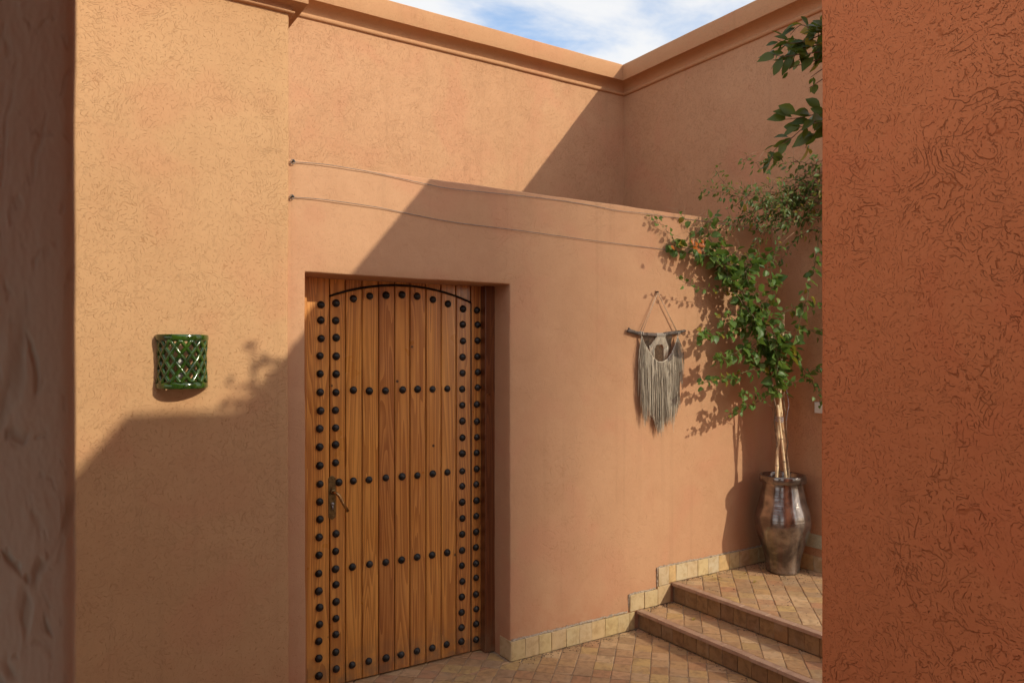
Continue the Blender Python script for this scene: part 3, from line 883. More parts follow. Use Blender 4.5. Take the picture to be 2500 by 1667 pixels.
for i in range(len(stk)-1):
    for k in range(4):
        t = k/4; a, b = stk[i], stk[i+1]
        P.append(m3(a[0]+(b[0]-a[0])*t, a[1]+(b[1]-a[1])*t)+Vector((0, random.uniform(-.001, .001), random.uniform(-.0012, .0012)))); RR.append((a[2]+(b[2]-a[2])*t)*random.uniform(.9, 1.1))
mb = MB(); mb.tube(P, RR, 10); mb.tube([m3(150,432), m3(125,405)], [.009, .006], 8); mb.build('stick', 'driftwood', mac, True)
mb = MB()
for k in range(9):
    q = m3(372+k*9, 470-0.03*abs(k-4)*20); mb.tube([q+Vector((0, .012*math.sin(a), .0145*math.cos(a))) for a in [j*0.65 for j in range(11)]], 0.0022, 5)
for x in (228, 246, 556, 570):
    q = m3(x, 452); mb.tube([q+Vector((0, .013*math.sin(a), .0135*math.cos(a))) for a in [j*0.65 for j in range(11)]], 0.002, 5)
mb.build('wrapping', 'cotton', mac, True)['kind'] = 'stuff'
def arcpt(t):   # sagging cord t in 0..1
    K = [(236,468),(262,540),(300,605),(345,672),(385,705),(425,706),(465,682),(505,628),(535,560),(562,475)]
    f = t*(len(K)-1); i = min(int(f), len(K)-2); u = f-i
    return K[i][0]+(K[i+1][0]-K[i][0])*u, K[i][1]+(K[i+1][1]-K[i][1])*u
mb = MB(); mb.tube([m3(*arcpt(k/36))+Vector((0, -.004, 0)) for k in range(37)], 0.0030, 6)
mb.build('sagging_cord', 'cotton', mac, True)
# fringe strands
mb = MB()
def fringe_end(x):
    K = [(200,1000),(215,1060),(235,1150),(255,1300),(290,1180),(330,1230),(370,1330),(395,1370),(430,1310),(465,1240),(500,1290),(530,1200),(560,1080),(575,920),(600,900)]
    for a, b in zip(K, K[1:]):
        if a[0] <= x <= b[0]: return a[1]+(b[1]-a[1])*(x-a[0])/(b[0]-a[0])
    return 1000
for i in range(560):
    t = random.random()
    side = random.random()
    x0, y0 = arcpt(t)
    spread = (t-0.5)*2
    x1 = x0 + (spread**3)*random.uniform(0, 40) + random.gauss(0, 8)
    x1 = min(598, max(202, x1))
    ye = fringe_end(x1) - abs(random.gauss(0, 105)) + (40 if random.random() < .1 else 0)
    if random.random() < 0.03: ye += random.uniform(40, 110)
    dy = -random.uniform(0, .026)
    Pn = []
    nseg = 7
    ph, am = random.uniform(0, 6), random.uniform(.5, 3)
    for k in range(nseg+1):
        u = k/nseg
        xx = x0 + (x1-x0)*min(1, u*2.2) + am*math.sin(ph+u*9)*u
        yy = y0 + (ye-y0)*u
        Pn.append(m3(xx, yy) + Vector((0, dy*(0.3+0.7*u) + random.uniform(-.0008, .0008), 0)))
    mb.tube(Pn, [random.uniform(.0009, .0015)]*nseg+[0.0005], 4, False)
fr = mb.build('fringe', 'fringe', mac); fr['kind'] = 'stuff'
# knotted nets and the brown panel
mb = MB()
def tri_net(a, b, c, n, r, dy):
    A, B, C_ = (m3(*p)+Vector((0, dy, 0)) for p in (a, b, c))
    for k in range(n+1):
        t = k/n
        mb.tube([A.lerp(B, t), C_.lerp(B, t)+(A-C_)*0*t], r, 4, False) if False else None
        mb.tube([A.lerp(B, t), C_.lerp(B, t)], r, 4, False)
        mb.tube([A.lerp(C_, t), B.lerp(C_, t)], r, 4, False)
        mb.tube([B.lerp(A, t), C_.lerp(A, t)], r, 4, False)
tri_net((256,472), (360,478), (300,605), 11, .0011, .002); mb.build('brown_net', 'net_brown', mac)['kind'] = 'stuff'; mb = MB(); tri_net((440,476), (520,468), (478,618), 11, .0011, .002)
mb.build('brown_net', 'net_brown', mac)['kind'] = 'stuff'
mb = MB()
def quad_net(a, b, c, d, n, m, r, dy):
    A, B, C_, D_ = (m3(*p)+Vector((0, dy, 0)) for p in (a, b, c, d))
    pt = lambda u, v: A.lerp(B, u).lerp(D_.lerp(C_, u), v)
    for i in range(-m, n+1):
        for s in (1, -1):
            Q = []
            for k in range(m*2+1):
                v = k/(m*2); u = (i + v*m)/n
                if s < 0: u = 1-u
                if 0 <= u <= 1: Q.append(pt(u, v)+Vector((0, -.0015*s, 0)))
            if len(Q) > 1: mb.tube(Q, r, 4, False)
quad_net((374,482), (440,482), (424,552), (360,552), 8, 7, .0017, -.0065)
quad_net((372,480), (402,484), (352,585), (312,560), 5, 9, .0017, -.006)
quad_net((402,484), (442,480), (470,560), (430,580), 5, 9, .0017, -.006)
for x0, x1, ya, yb in ((308,318,560,640), (318,330,560,660), (332,342,570,680), (345,352,580,690), (436,436,580,690), (446,444,570,685), (455,456,565,680), (465,464,560,660), (471,469,560,650)):
    mb.tube([m3(x0, ya)+Vector((0, -.005, 0)), m3((x0+x1)/2, (ya+yb)/2)+Vector((0, -.006, 0)), m3(x1, yb)+Vector((0, -.004, 0))], .0026, 5)
mb.build('white_net', 'cotton', mac, True)['kind'] = 'stuff'
pan = slab('fibre_panel', [(352,700),(348,600),(378,560),(390,540),(404,560),(432,590),(434,690),(410,706),(380,706)][::-1], lambda a, b, h: tuple(m3(a, b)+Vector((0, -.001-h, 0))), 0.006, 'brown_fibre', mac, 0.002)
pan2 = slab('fibre_panel', [(290,520),(300,600),(318,560),(312,500)], lambda a, b, h: tuple(m3(a, b)+Vector((0, .004-h, 0))), 0.004, 'brown_fibre', mac, 0.002)
pan3 = slab('fibre_panel', [(480,640),(506,600),(516,490),(496,500),(476,560)], lambda a, b, h: tuple(m3(a, b)+Vector((0, .004-h, 0))), 0.004, 'brown_fibre', mac, 0.002)

# ------------------------------------------------------------------ vase, canes
VC = Vector((4.176, 3.182, 0.233))
vase = thing('vase', VC, 'tall glossy bronze-brown ceramic vase on the landing', 'vase')
prof = [(0.092, 0.0), (0.104, 0.004), (0.107, 0.012), (0.107, 0.03), (0.115, 0.09), (0.133, 0.16), (0.157, 0.23), (0.1725, 0.285), (0.178, 0.325), (0.1745, 0.372), (0.161, 0.425), (0.146, 0.475), (0.135, 0.525), (0.128, 0.560), (0.128, 0.585)]
pv = []
for i in range(len(prof)-1):
    q = [prof[max(i-1, 0)], prof[i], prof[i+1], prof[min(i+2, len(prof)-1)]]
    for k in range(4):
        t = k/4
        pv.append(tuple(0.5*(2*q[1][c] + (q[2][c]-q[0][c])*t + (2*q[0][c]-5*q[1][c]+4*q[2][c]-q[3][c])*t*t + (3*q[1][c]-q[0][c]-3*q[2][c]+q[3][c])*t**3) for c in (0, 1)))
pv.append(prof[-1])
mb = MB(); mb.lathe(pv, VC, 64); b = mb.build('body', 'bronze_lustre', vase, True)
md = b.modifiers.new('sub', 'SUBSURF'); md.levels = 1; md.render_levels = 1
mb = MB(); mb.lathe([(0.128, 0.583), (0.143, 0.586), (0.1465, 0.590), (0.1465, 0.628), (0.1435, 0.634), (0.137, 0.634), (0.133, 0.630), (0.130, 0.60), (0.122, 0.56), (0.120, 0.50)], VC, 64, False)
mb.build('rim', 'bronze_lustre', vase, True)
mb = MB(); mb.lathe([(0.125, 0.545), (0.06, 0.552), (0.001, 0.55)], VC, 24, False); mb.build('soil', 'soil', vase, True)

def cane(a, b, r, label):
    a, b = Vector(a), Vector(b); P, RR = [], []
    t_ = thing('bamboo_cane', a, label, 'cane', 'canes supporting the climbing plant')
    n = 36; nod = [0.2, 0.43, 0.66, 0.88]
    bend = Vector((random.uniform(-.01, .01), random.uniform(-.01, .01), 0))
    for i in range(n+1):
        t = i/n; P.append(a.lerp(b, t)+bend*math.sin(math.pi*t)); k = min(abs(t-q) for q in nod)
        RR.append(r*(1.0-.15*t)*(1.22 if k < .012 else 1.0))
    mb = MB(); mb.tube(P, RR, 10); mb.build('culm', 'bamboo', t_, True)
    mb = MB()
    for q in nod:
        p = a.lerp(b, q)+bend*math.sin(math.pi*q); d = (b-a).normalized()
        mb.tube([p-d*.006, p, p+d*.006], [r*1.02, r*1.28, r*1.02], 10, False)
    mb.build('node_ring', 'bamboo_node', t_, True)
vz = VC.z + 0.55
def vpt(px, py, dy=0.0):
    return sight(px, py, Y=VC.y+dy)
cane((VC.x-.078, VC.y-.005, vz-.1), vpt(1800, 720, 0.0), 0.0105, 'left bamboo cane leaning right out of the vase')
cane((VC.x-.010, VC.y-.055, vz-.1), vpt(1786, 930, -.02), 0.0095, 'short middle bamboo cane standing in the vase')
cane((VC.x+.085, VC.y+.0, vz-.1), vpt(1771, 770, 0.02), 0.0125, 'thick right bamboo cane leaning left out of the vase')
tie = thing('tie_wire', vpt(1795, 965), 'bluish grey wire tying the bamboo canes together', 'wire')
mb = MB(); c0 = vpt(1789, 962, -.01)
for zz, rr in ((0, .028), (.012, .03), (-.01, .027)):
    mb.tube([c0+Vector((rr*math.cos(a)*.9, rr*math.sin(a), zz+.006*math.sin(a*1.0))) for a in [k*.45 for k in range(15)]], 0.0022, 5)
mb.tube([vpt(1806, 965, -.03), vpt(1812, 930, -.03), vpt(1806, 890, -.02), vpt(1800, 850, -.01)], 0.0024, 5)
mb.build('winding', 'tie_wire', tie, True)

# ------------------------------------------------------------------ leaves
def leaf_mesh(name, mat, L, W, heart=True, fold=0.35, curl=0.15, nv=0):
    rnd = random.Random(nv+7)
    st = [(0.0, 0.02), (0.06, 0.62), (0.20, 0.97), (0.38, 1.0), (0.58, 0.78), (0.80, 0.38), (1.0, 0.0)] if heart else \
         [(0.0, 0.02), (0.14, 0.45), (0.36, 0.95), (0.55, 1.0), (0.74, 0.74), (0.90, 0.32), (1.0, 0.0)]
    V, F = [], []
    for t, w in st:
        y = t*L; dz = -curl*L*t*t + rnd.uniform(-.01, .01)*L
        hw = W/2*w
        V += [(-hw*rnd.uniform(.9, 1.1), y - (0.07*L if heart and t < .1 else 0), dz+hw*fold), (0, y, dz), (hw*rnd.uniform(.9, 1.1), y - (0.07*L if heart and t < .1 else 0), dz+hw*fold)]
    for i in range(len(st)-1):
        a = i*3
        F += [(a, a+1, a+4, a+3), (a+1, a+2, a+5, a+4)]
    me = bpy.data.meshes.new(name); me.from_pydata(V, [], F); me.update()
    for p in me.polygons: p.use_smooth = True
    me.materials.append(MATS[mat])
    return me
HEART = [leaf_mesh('leaf', 'leaf_fresh', 1, 0.88, True, f, c, i) for i, (f, c) in enumerate(((.3, .1), (.55, .25), (.15, .3), (.4, -.1), (.7, .15)))]
NARROW = [leaf_mesh('leaf', 'leaf_small', 1, 0.46, False, f, c, i) for i, (f, c) in enumerate(((.3, .1), (.5, .3), (.2, .25)))]
BIG = [leaf_mesh('leaf', 'leaf_dark', 1, w, hh, f, c, i) for i, (f, c, w, hh) in enumerate(((.25, .15, .5, False), (.5, .3, .42, False), (.2, .25, .72, True), (.4, .1, .55, False)))]
BRACT = [leaf_mesh('bract', 'bract', 1, 0.8, True, .3, .2, 1)]

class Plant:
    def __init__(s, root): s.root = root; s.leaves = []; s.tw = {}
    def twig(s, P, r0, r1, mat):
        mb = s.tw.setdefault(mat, MB()); n = len(P)
        mb.tube(P, [r0+(r1-r0)*i/(n-1) for i in range(n)], 5)
    def leaf(s, p, direction, up, size, meshes):
        d = Vector(direction).normalized(); u = Vector(up); u = u - d*u.dot(d)
        u = u.normalized() if u.length > 1e-4 else d.orthogonal().normalized()
        x = d.cross(u)
        M = Matrix((( x.x*size, d.x*size, u.x*size, p.x), (x.y*size, d.y*size, u.y*size, p.y), (x.z*size, d.z*size, u.z*size, p.z), (0, 0, 0, 1)))
        s.leaves.append((size, M, random.choice(meshes)))
    def finish(s, limit=300, inner='inner_leaves'):
        vis = sorted(s.leaves, key=lambda q: -(q[0] + (10 if in_view(q[1].translation, 0) else 0)))
        inv = Matrix.Translation(-s.root.location)
        for size, M, me in vis[:limit]:
            o = bpy.data.objects.new(me.name.split('.')[0], me); COL.objects.link(o)
            o.parent = s.root; o.matrix_parent_inverse = inv; o.matrix_basis = M
        rest = vis[limit:]
        groups = {}
        for size, M, me in rest: groups.setdefault(me.materials[0].name, []).append((M, me))
        for mt, L in groups.items():
            mb = MB()
            for M, me in L: mb.add([M @ v.co for v in me.vertices], [tuple(p.vertices) for p in me.polygons])
            o = mb.build(inner, mt, s.root, True); o['kind'] = 'stuff'
        for mt, mb in s.tw.items(): mb.build('twigs', mt, s.root, True)['kind'] = 'stuff'

def catmull(P, k=5):
    Q = []
    for i in range(len(P)-1):
        p0, p1, p2, p3 = P[max(i-1, 0)], P[i], P[i+1], P[min(i+2, len(P)-1)]
        for j in range(k):
            t = j/k
            Q.append(0.5*((2*p1) + (p2-p0)*t + (2*p0-5*p1+4*p2-p3)*t*t + (3*p1-p0-3*p2+p3)*t**3))
    Q.append(P[-1]); return Q
def spot(px, py, Y):
    p = sight(px, py, Y=Y)
    if p.x > XB-.09: p = sight(px, py, X=XB-.09)
    if p.y > YW-.03: p = sight(px, py, Y=YW-.03)
    return p
def clear(p):
    p.x = min(p.x, XB-.03)
    if p.z < 2.58: p.y = min(p.y, YW-.025)
    return p
def branch(plant, pts, Y0, Y1, r0, r1, mat, size, meshes, dens=1.0, spread=0.035, start=0.0, tips=False, sub=0.0):
    n = len(pts); dens *= 0.85
    P = [spot(x, y, Y0+(Y1-Y0)*i/(n-1) + .09*min(1, max(0, (1750-x)/90))) for i, (x, y) in enumerate(pts)]
    Q = [clear(q + Vector([random.gauss(0, .004) for _ in range(3)])) for q in catmull(P, 6)]
    plant.twig(Q, r0, r1, mat)
    L = sum((Q[i+1]-Q[i]).length for i in range(len(Q)-1))
    cnt = int(L/0.024*dens)
    for k in range(cnt):
        t = start+(1-start)*(k+random.random())/cnt
        f = t*(len(Q)-1); i = min(int(f), len(Q)-2); p = Q[i].lerp(Q[i+1], f-i); d = (Q[i+1]-Q[i]).normalized()
        off = Vector((random.gauss(0, 1), random.gauss(0, 1)-.25, random.gauss(0, 1)))
        off = (off - d*off.dot(d)*0.6).normalized()*random.uniform(.15, 1.0)*spread
        q = clear(p+off)
        sz = size*random.uniform(.62, 1.25)*(1-.35*t if tips else 1)
        dr = off.normalized()*0.8 + d*0.5 + Vector((0, -.25, -.45))
        up = Vector((random.gauss(.25, .45), -0.75+random.gauss(0, .45), 0.55+random.gauss(0, .4)))
        plant.leaf(q, dr, up, sz, meshes)
        if off.length > 0.02 and random.random() < .5: plant.twig([p, q], .0011, .0008, mat)
    if sub:
        for k in range(int(L/0.05*sub)):
            t = random.uniform(.15, 1); f = t*(len(Q)-1); i = min(int(f), len(Q)-2); p = Q[i]
            d = Vector((random.gauss(0, 1), random.gauss(0, .6), random.gauss(.3, 1))).normalized()*random.uniform(.04, .13)
            m = clear(p+d*.5+Vector((0, 0, .01))); e = clear(p+d)
            plant.twig([p, m, e], .0012, .0005, 'dry_twig')
    return Q

vine = thing('climbing_plant', VC+Vector((0, 0, .55)), 'leafy green climbing plant growing from the bronze vase up the wall', 'plant')
pl_ = Plant(vine)
B = lambda *a, **k: branch(pl_, *a, **k)
# stems
B([(1788,1092),(1783,1000),(1776,900),(1765,810),(1752,750)], 3.18, 3.20, .0075, .006, 'bark', .05, HEART, .9, .05, .48)
B([(1752,750),(1735,710),(1712,680),(1690,640),(1668,600),(1640,565)], 3.20, 3.27, .006, .004, 'bark', .055, HEART, 4.2, .07)
B([(1738,735),(1710,700),(1685,665),(1672,630),(1690,600)], 3.16, 3.2, .003, .002, 'bark', .052, HEART, 3.4, .06, sub=1.0)
B([(1765,720),(1745,690),(1720,655),(1715,620),(1735,595)], 3.18, 3.2, .003, .002, 'twig_green', .05, HEART, 2.6, .055, sub=1.0)
B([(1680,640),(1655,610),(1630,590),(1600,580)], 3.18, 3.22, .003, .0015, 'twig_green', .05, HEART, 3.0, .05)
B([(1790,560),(1775,600),(1770,640),(1780,690)], 3.16, 3.14, .002, .001, 'twig_green', .042, HEART, 1.2, .035)
B([(1808,1090),(1806,1000),(1800,900),(1790,820),(1775,760)], 3.17, 3.17, .005, .004, 'bark', .05, HEART, .8, .05, .5)
# mass in the middle
B([(1790,905),(1782,870),(1786,835),(1780,800)], 3.12, 3.12, .003, .003, 'twig_green', .066, HEART, 3.4, .05)
B([(1700,810),(1735,790),(1765,780),(1800,800),(1830,815)], 3.2, 3.12, .003, .002, 'twig_green', .056, HEART, 3.0, .07, sub=.8)
B([(1680,735),(1720,745),(1750,750),(1790,790),(1800,830)], 3.22, 3.10, .003, .002, 'twig_green', .054, HEART, 2.8, .065, sub=.8)
B([(1725,700),(1742,740),(1738,790),(1725,830)], 3.22, 3.2, .003, .002, 'twig_green', .054, HEART, 3.0, .065)
# lower left sprays
B([(1768,835),(1720,850),(1680,865),(1645,868),(1615,880)], 3.2, 3.1, .003, .001, 'twig_green', .046, HEART, 2.4, .04, tips=True)
B([(1775,900),(1735,925),(1712,930),(1690,945),(1664,955)], 3.2, 3.12, .003, .001, 'twig_brown', .038, HEART, 2.2, .026, .25, tips=True)
B([(1775,940),(1750,912),(1725,905),(1700,910)], 3.2, 3.14, .002, .001, 'twig_brown', .036, HEART, 1.5, .024, .25)
B([(1755,800),(1710,800),(1670,820),(1640,830)], 3.2, 3.12, .003, .001, 'twig_green', .046, HEART, 2.6, .04)
B([(1748,745),(1705,755),(1660,765),(1620,770),(1612,785)], 3.21, 3.13, .003, .001, 'twig_green', .046, HEART, 2.6, .04)
B([(1738,715),(1690,722),(1650,735)], 3.21, 3.13, .003, .001, 'twig_green', .046, HEART, 2.4, .04)
B([(1705,672),(1660,668),(1620,662),(1585,655),(1552,636)], 3.24, 3.17, .0025, .0008, 'twig_brown', .038, HEART, 1.2, .024, .1, tips=True, sub=.5)
# right sprays
B([(1775,795),(1830,835),(1860,868),(1875,900),(1884,930)], 3.12, 3.02, .003, .001, 'twig_green', .042, HEART, 1.8, .03, tips=True)
B([(1805,890),(1840,870),(1870,845),(1890,840)], 3.1, 3.0, .002, .001, 'twig_brown', .038, HEART, 1.3, .028)
B([(1775,770),(1820,760),(1860,757),(1890,770)], 3.12, 3.0, .0025, .001, 'twig_green', .040, HEART, 1.7, .03)
B([(1770,745),(1810,715),(1850,705),(1895,702)], 3.14, 3.02, .0025, .001, 'twig_green', .042, HEART, 1.6, .03)
B([(1885,530),(1873,590),(1862,640),(1850,690),(1838,730),(1830,780)], 3.0, 3.05, .0025, .0015, 'twig_green', .052, HEART, 1.5, .035)
B([(1745,720),(1765,680),(1776,650),(1782,642)], 3.2, 3.18, .002, .001, 'twig_green', .05, HEART, 1.6, .03, .4)
# spray up left, to the wires
B([(1680,630),(1650,590),(1610,575),(1570,570),(1535,560)], 3.27, 3.3, .004, .002, 'bark', .052, HEART, 3.2, .05, sub=1.0)
B([(1560,570),(1545,545),(1525,520),(1505,505),(1492,492)], 3.3, 3.32, .002, .001, 'twig_brown', .036, HEART, 1.0, .03, sub=1.0)
B([(1640,575),(1630,540),(1625,515),(1640,500)], 3.27, 3.28, .003, .0015, 'bark', .050, HEART, 2.6, .05, sub=1.2)
B([(1612,560),(1600,530),(1585,510),(1560,495)], 3.28, 3.3, .002, .001, 'twig_brown', .04, HEART, 1.2, .03, sub=1.5)
B([(1680,630),(1710,615),(1740,600),(1765,585)], 3.25, 3.24, .004, .002, 'bark', .050, HEART, 2.4, .05, sub=2.0)
B([(1660,600),(1690,585),(1720,590)], 3.25, 3.22, .003, .002, 'bark', .05, HEART, 2.2, .05, sub=1.5)
for q, s in (((1598,556), .04), ((1606,562), .045), ((1592,568), .04), ((1602,574), .04), ((1588,552), .035), ((1541,566), .035), ((1611,551), .04)):
    pl_.leaf(spot(q[0], q[1], 3.25), (random.uniform(-1, 1), -.3, random.uniform(-1, .4)), (random.uniform(-.5, .5), -1, .3), s, BRACT)
# bushy, fine-leaved crown over the wall top
for pts, dn in (([(1905,440),(1850,452),(1800,465),(1740,485),(1700,505),(1660,525)], 2.6), ([(1905,395),(1840,410),(1780,425),(1725,445),(1675,430),(1640,388)], 1.7),
            ([(1905,470),(1840,455),(1780,440),(1700,452),(1650,440),(1608,432)], 1.8), ([(1905,385),(1840,372),(1790,375),(1740,372),(1706,366)], 1.6),
            ([(1905,500),(1840,505),(1790,520),(1750,540),(1730,575)], 2.2), ([(1905,420),(1850,440),(1800,470),(1760,505),(1720,515)], 2.6),
            ([(1905,455),(1850,480),(1800,495),(1750,505),(1690,498)], 2.6), ([(1900,525),(1860,530),(1820,560),(1800,590),(1760,620)], 1.2),
            ([(1900,360),(1870,380),(1850,400),(1830,440)], 1.8), ([(1895,405),(1850,425),(1810,430),(1770,455)], 2.6),
            ([(1830,440),(1790,480),(1760,470)], 3.0), ([(1720,445),(1690,470),(1665,480)], 1.0), ([(1750,460),(1730,490),(1740,520)], 2.2)):
    B(pts, 3.12, 3.22, .0028, .0008, 'twig_brown', .046, NARROW, dn*1.7, .055, .05, tips=True, sub=1.0)
for k in range(110):
    x, y = random.gauss(1815, 40), random.gauss(478, 26)
    a = spot(x, y, random.uniform(3.02, 3.3)); b2 = clear(a+Vector((random.gauss(-.06, .06), random.gauss(0, .04), random.gauss(.0, .05))))
    pl_.twig([a, a.lerp(b2, .5)+Vector((0, 0, .006)), b2], .0012, .0006, random.choice(['twig_brown', 'twig_green', 'dry_twig']))
    for _ in range(3): pl_.leaf(a.lerp(b2, random.random()), (random.gauss(-.3, 1), -.3, random.gauss(-.2, .6)), (random.gauss(0, .5), -.6, .6), random.uniform(.028, .045), NARROW)
pl_.finish(300)

# branches of the plant on top of the red wall
over = thing('overhanging_branch', (2.62, 1.80, 3.0), 'dark large-leaved branches hanging over the edge of the red wall', 'branch')
po = Plant(over)
def OB(pts, dn, size=.062, Y0=1.84, Y1=1.98, mat='twig_brown', spread=.05):
    n = len(pts); P = [sight(x, y, Y=Y0+(Y1-Y0)*i/(n-1)) for i, (x, y) in enumerate(pts)]
    Q = catmull(P, 5); po.twig(Q, .003, .0012, mat)
    L = sum((Q[i+1]-Q[i]).length for i in range(len(Q)-1)); cnt = int(L/.03*dn*1.35)
    for k in range(cnt):
        f = (k+random.random())/cnt*(len(Q)-1); i = min(int(f), len(Q)-2); p = Q[i].lerp(Q[i+1], f-i); d = (Q[i+1]-Q[i]).normalized()
        off = Vector((random.gauss(0, 1), random.gauss(0, 1), random.gauss(0, 1))).normalized()*random.uniform(.1, 1)*spread
        po.leaf(p+off*.5, d+off.normalized()*.9+Vector((0, 0, -.25)), (random.gauss(-.2, .5), -.7, random.gauss(.5, .5)), size*random.uniform(.7, 1.3), BIG)
OB([(1915,60),(1885,80),(1850,95),(1815,100),(1785,92)], 1.8)
OB([(1910,110),(1880,120),(1840,125),(1800,130),(1775,125)], 1.9)
OB([(1905,75),(1870,70),(1840,58),(1815,80)], 1.6)
OB([(1910,100),(1870,105),(1835,112),(1822,140)], 1.9)
OB([(1910,20),(1890,40),(1880,70),(1882,110)], 1.6, .05)
OB([(1910,130),(1870,140),(1835,150),(1795,162)], .45, .04)
OB([(1910,145),(1880,165),(1862,178)], .6, .035); OB([(1910,170),(1885,185),(1858,203)], .9, .045)
OB([(1915,260),(1885,272),(1850,290),(1815,320),(1790,335),(1770,355)], 1.2, .062)
OB([(1910,265),(1880,262),(1840,270),(1800,275)], 1.1, .062)
OB([(1910,290),(1880,300),(1860,320),(1850,340)], 1.1, .072); OB([(1905,280),(1860,285),(1820,300)], 1.3, .06)
OB([(1775,360),(1768,372)], 1.0, .04)
# where they come from: stems lying on the wall top behind the edge
src = [Vector((2.75, 1.2, ZB+.04)), Vector((2.68, 1.6, ZB+.05)), Vector((2.62, 1.80, 3.45)), sight(1915, 60, Y=1.85), sight(1918, 150, Y=1.83), sight(1915, 270, Y=1.85)]
po.twig(catmull(src, 6), .006, .003, 'bark')
po.finish(300)
creeper = thing('creeper', (2.72, -.3, ZB), 'creeper sprawling along the top of the red wall', 'plant')
pc = Plant(creeper)
for k in range(26):
    a = Vector((random.uniform(2.58, 2.9), random.uniform(-1.05, -.05), ZB+.01)); h_ = random.uniform(.04, .26)*(1.2 if a.y < -.4 else .8)
    b2 = a + Vector((random.gauss(-.08, .07), random.gauss(0, .1), h_)); Q = [a, a.lerp(b2, .5)+Vector((0, .02, .02)), b2]
    pc.twig(Q, .004, .0015, 'bark')
    for _ in range(9): pc.leaf(a.lerp(b2, random.uniform(.2, 1))+Vector([random.gauss(0, .04) for _ in range(3)]), (random.gauss(0, 1), random.gauss(0, 1), random.gauss(0, .5)), (random.gauss(0, 1), random.gauss(0, 1), 1), random.uniform(.04, .075), BIG)
pc.finish(300)

# ------------------------------------------------------------------ small things
sw = thing('socket_box', sight(1881, 935, X=XB), 'small white plastic box on the end wall beside the red wall', 'box')
p0, p1 = sight(1881, 923, X=XB), sight(1881, 948, X=XB)
yy = sight(1875, 935, X=XB).y
slab('cover', [(yy-.11, p1.z), (yy, p1.z), (yy, p0.z), (yy-.11, p0.z)], lambda a, b, h: (XB-.022-h, a, b), 0.026, 'white_plastic', sw, 0.004)
slab('rocker', [(yy-.085, p1.z+.02), (yy-.03, p1.z+.02), (yy-.03, p0.z-.02), (yy-.085, p0.z-.02)], lambda a, b, h: (XB-.025-h, a, b), 0.004, 'white_plastic', sw, 0.001)
tag(slab('wall_tile', [(2.95, .384), (3.155, .384), (3.155, .472), (2.95, .472)], lambda a, b, h: (XB-.010-h, a, b), 0.014, 'pale_green_tile', None, 0.002),
    'pale greenish glazed tile set low in the end wall beside the vase', 'tile')
sail = thing('added_filter_sail', (XB+.45, 0.2, 0), 'tall sail added to filter the sun, stretched beyond the end wall, out of view', 'added filter sail')  # unseen sheet added to pass filtered sun onto the door wall
ys_ = lin(-2.6, 2.76, 0.12); V = []; nz_ = 30
def sail_top(y): return min(6.7, 4.08 + 0.60*(2.76-y))
for y in ys_:
    for k in range(nz_+1):
        z = 0.28 + (sail_top(y)-.28)*k/nz_
        V.append((XB+.45+.02*math.sin(y*9)+.015*math.sin(z*4+y*3), y, z))
F = [(i*(nz_+1)+k, (i+1)*(nz_+1)+k, (i+1)*(nz_+1)+k+1, i*(nz_+1)+k+1) for i in range(len(ys_)-1) for k in range(nz_)]
mesh_obj('cloth', V, F, 'sun_filter_cloth', sail, True)
for y in (-2.6, 2.76):
    mb = MB(); mb.tube([(XB+.50, y, -.05), (XB+.50, y, sail_top(y)+.03)], 0.03, 12); mb.build('post', 'bark', sail, True)

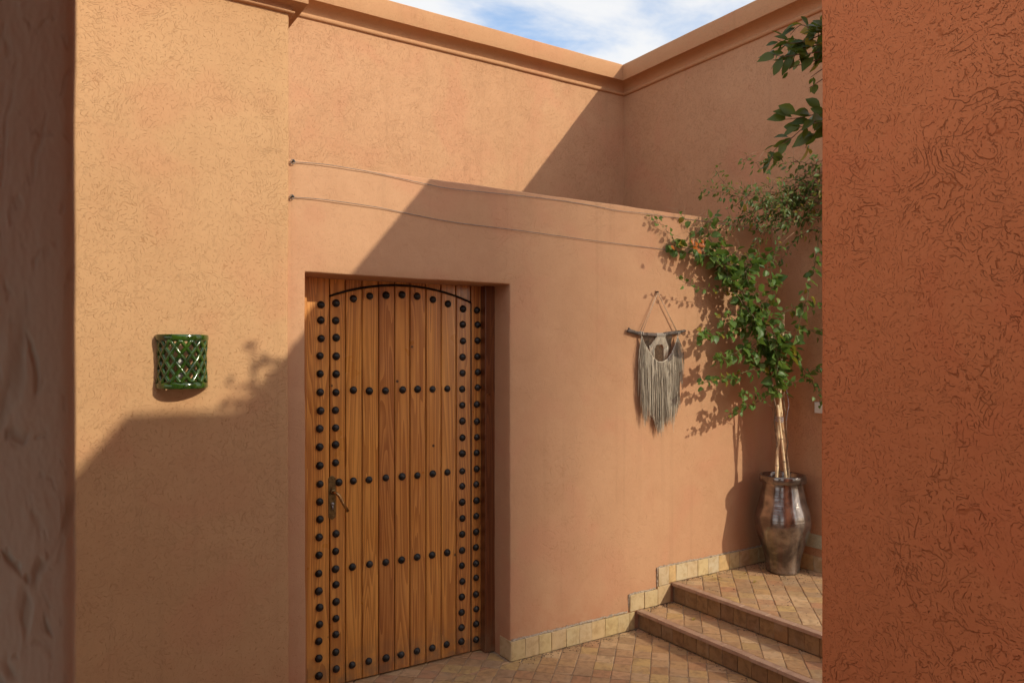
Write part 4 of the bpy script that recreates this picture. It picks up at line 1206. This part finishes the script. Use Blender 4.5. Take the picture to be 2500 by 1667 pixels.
DRY = [leaf_mesh('leaf', 'dry_leaf', 1, .6, False, f, c, 3) for f, c in ((.5, .4), (.3, -.3))]
places = [((1648,1330), 'curled dry leaf on the landing near its nosing'), ((1660,1327), 'yellowish fallen leaf beside the curled one on the landing'),
          ((1705,1318), 'small fallen leaf on the landing in front of the skirting'), ((1598,1418), 'dark fallen leaf on the lower step'), ((1740,1334), 'tiny fallen leaf left of the vase foot'),
          ((1410,1462), 'pale dry leaf on the floor below the skirting')]
for (px, py), lab in places:
    d = FWD + RGT*((px-1176)/1730.0) + Vector((0, 0, 1))*((815-py)/1730.0)
    z = 0.239 if py < 1345 else (0.119 if px > 1500 else 0.008)
    p = Vector((0, 0, EYE)) + d*((z-EYE)/d.z)
    o = link('fallen_leaf', random.choice(DRY), 'dry_leaf'); o.location = p; s = random.uniform(.025, .05); o.scale = (s, s, s); o.rotation_euler = (random.uniform(-.3, .3), random.uniform(-.3, .3), random.uniform(0, 6))
    tag(o, lab, 'leaf', 'fallen leaves')
# crumbs of soil and bits of leaf on the paving
mb = MB(); rr = random.Random(5)
def crumb(x, y, z):
    r = rr.uniform(.0012, .0045); a = rr.uniform(0, 6)
    V = [(x+r*rr.uniform(.6, 1.4)*math.cos(a+k*1.57), y+r*rr.uniform(.6, 1.4)*math.sin(a+k*1.57), z) for k in range(4)] + [(x, y, z+r*.8)]
    mb.add(V, [(0, 1, 4), (1, 2, 4), (2, 3, 4), (3, 0, 4), (3, 2, 1, 0)])
for k in range(190):
    a = rr.uniform(0, 6.28); d = .118+abs(rr.gauss(0, .06)); crumb(min(VC.x+d*math.cos(a), XB-.03), min(VC.y+d*math.sin(a), YW-.03), 0.2325)
for k in range(120): crumb(rr.uniform(3.44, 4.33), YW-.022-abs(rr.gauss(0, .02)), 0.2325)
for k in range(70): crumb(rr.uniform(3.15, 3.40), YW-.022-abs(rr.gauss(0, .03)), 0.1125)
for k in range(90): crumb(3.402-abs(rr.gauss(0, .02)), rr.uniform(2.0, 3.39), 0.1125)
for k in range(160): crumb(rr.uniform(2.22, 3.1), YW-.022-abs(rr.gauss(0, .03)), 0.0015)
for k in range(120): crumb(3.108-abs(rr.gauss(0, .03)), rr.uniform(2.0, 3.39), 0.0015)
for k in range(160): crumb(rr.uniform(3.45, 4.3), rr.uniform(2.2, 3.38), 0.2325)
litter = mb.build('litter', 'soil'); litter['kind'] = 'stuff'; litter['label'] = 'scattered crumbs of soil and plant bits on the paving'; litter['category'] = 'litter'
fix_normals()
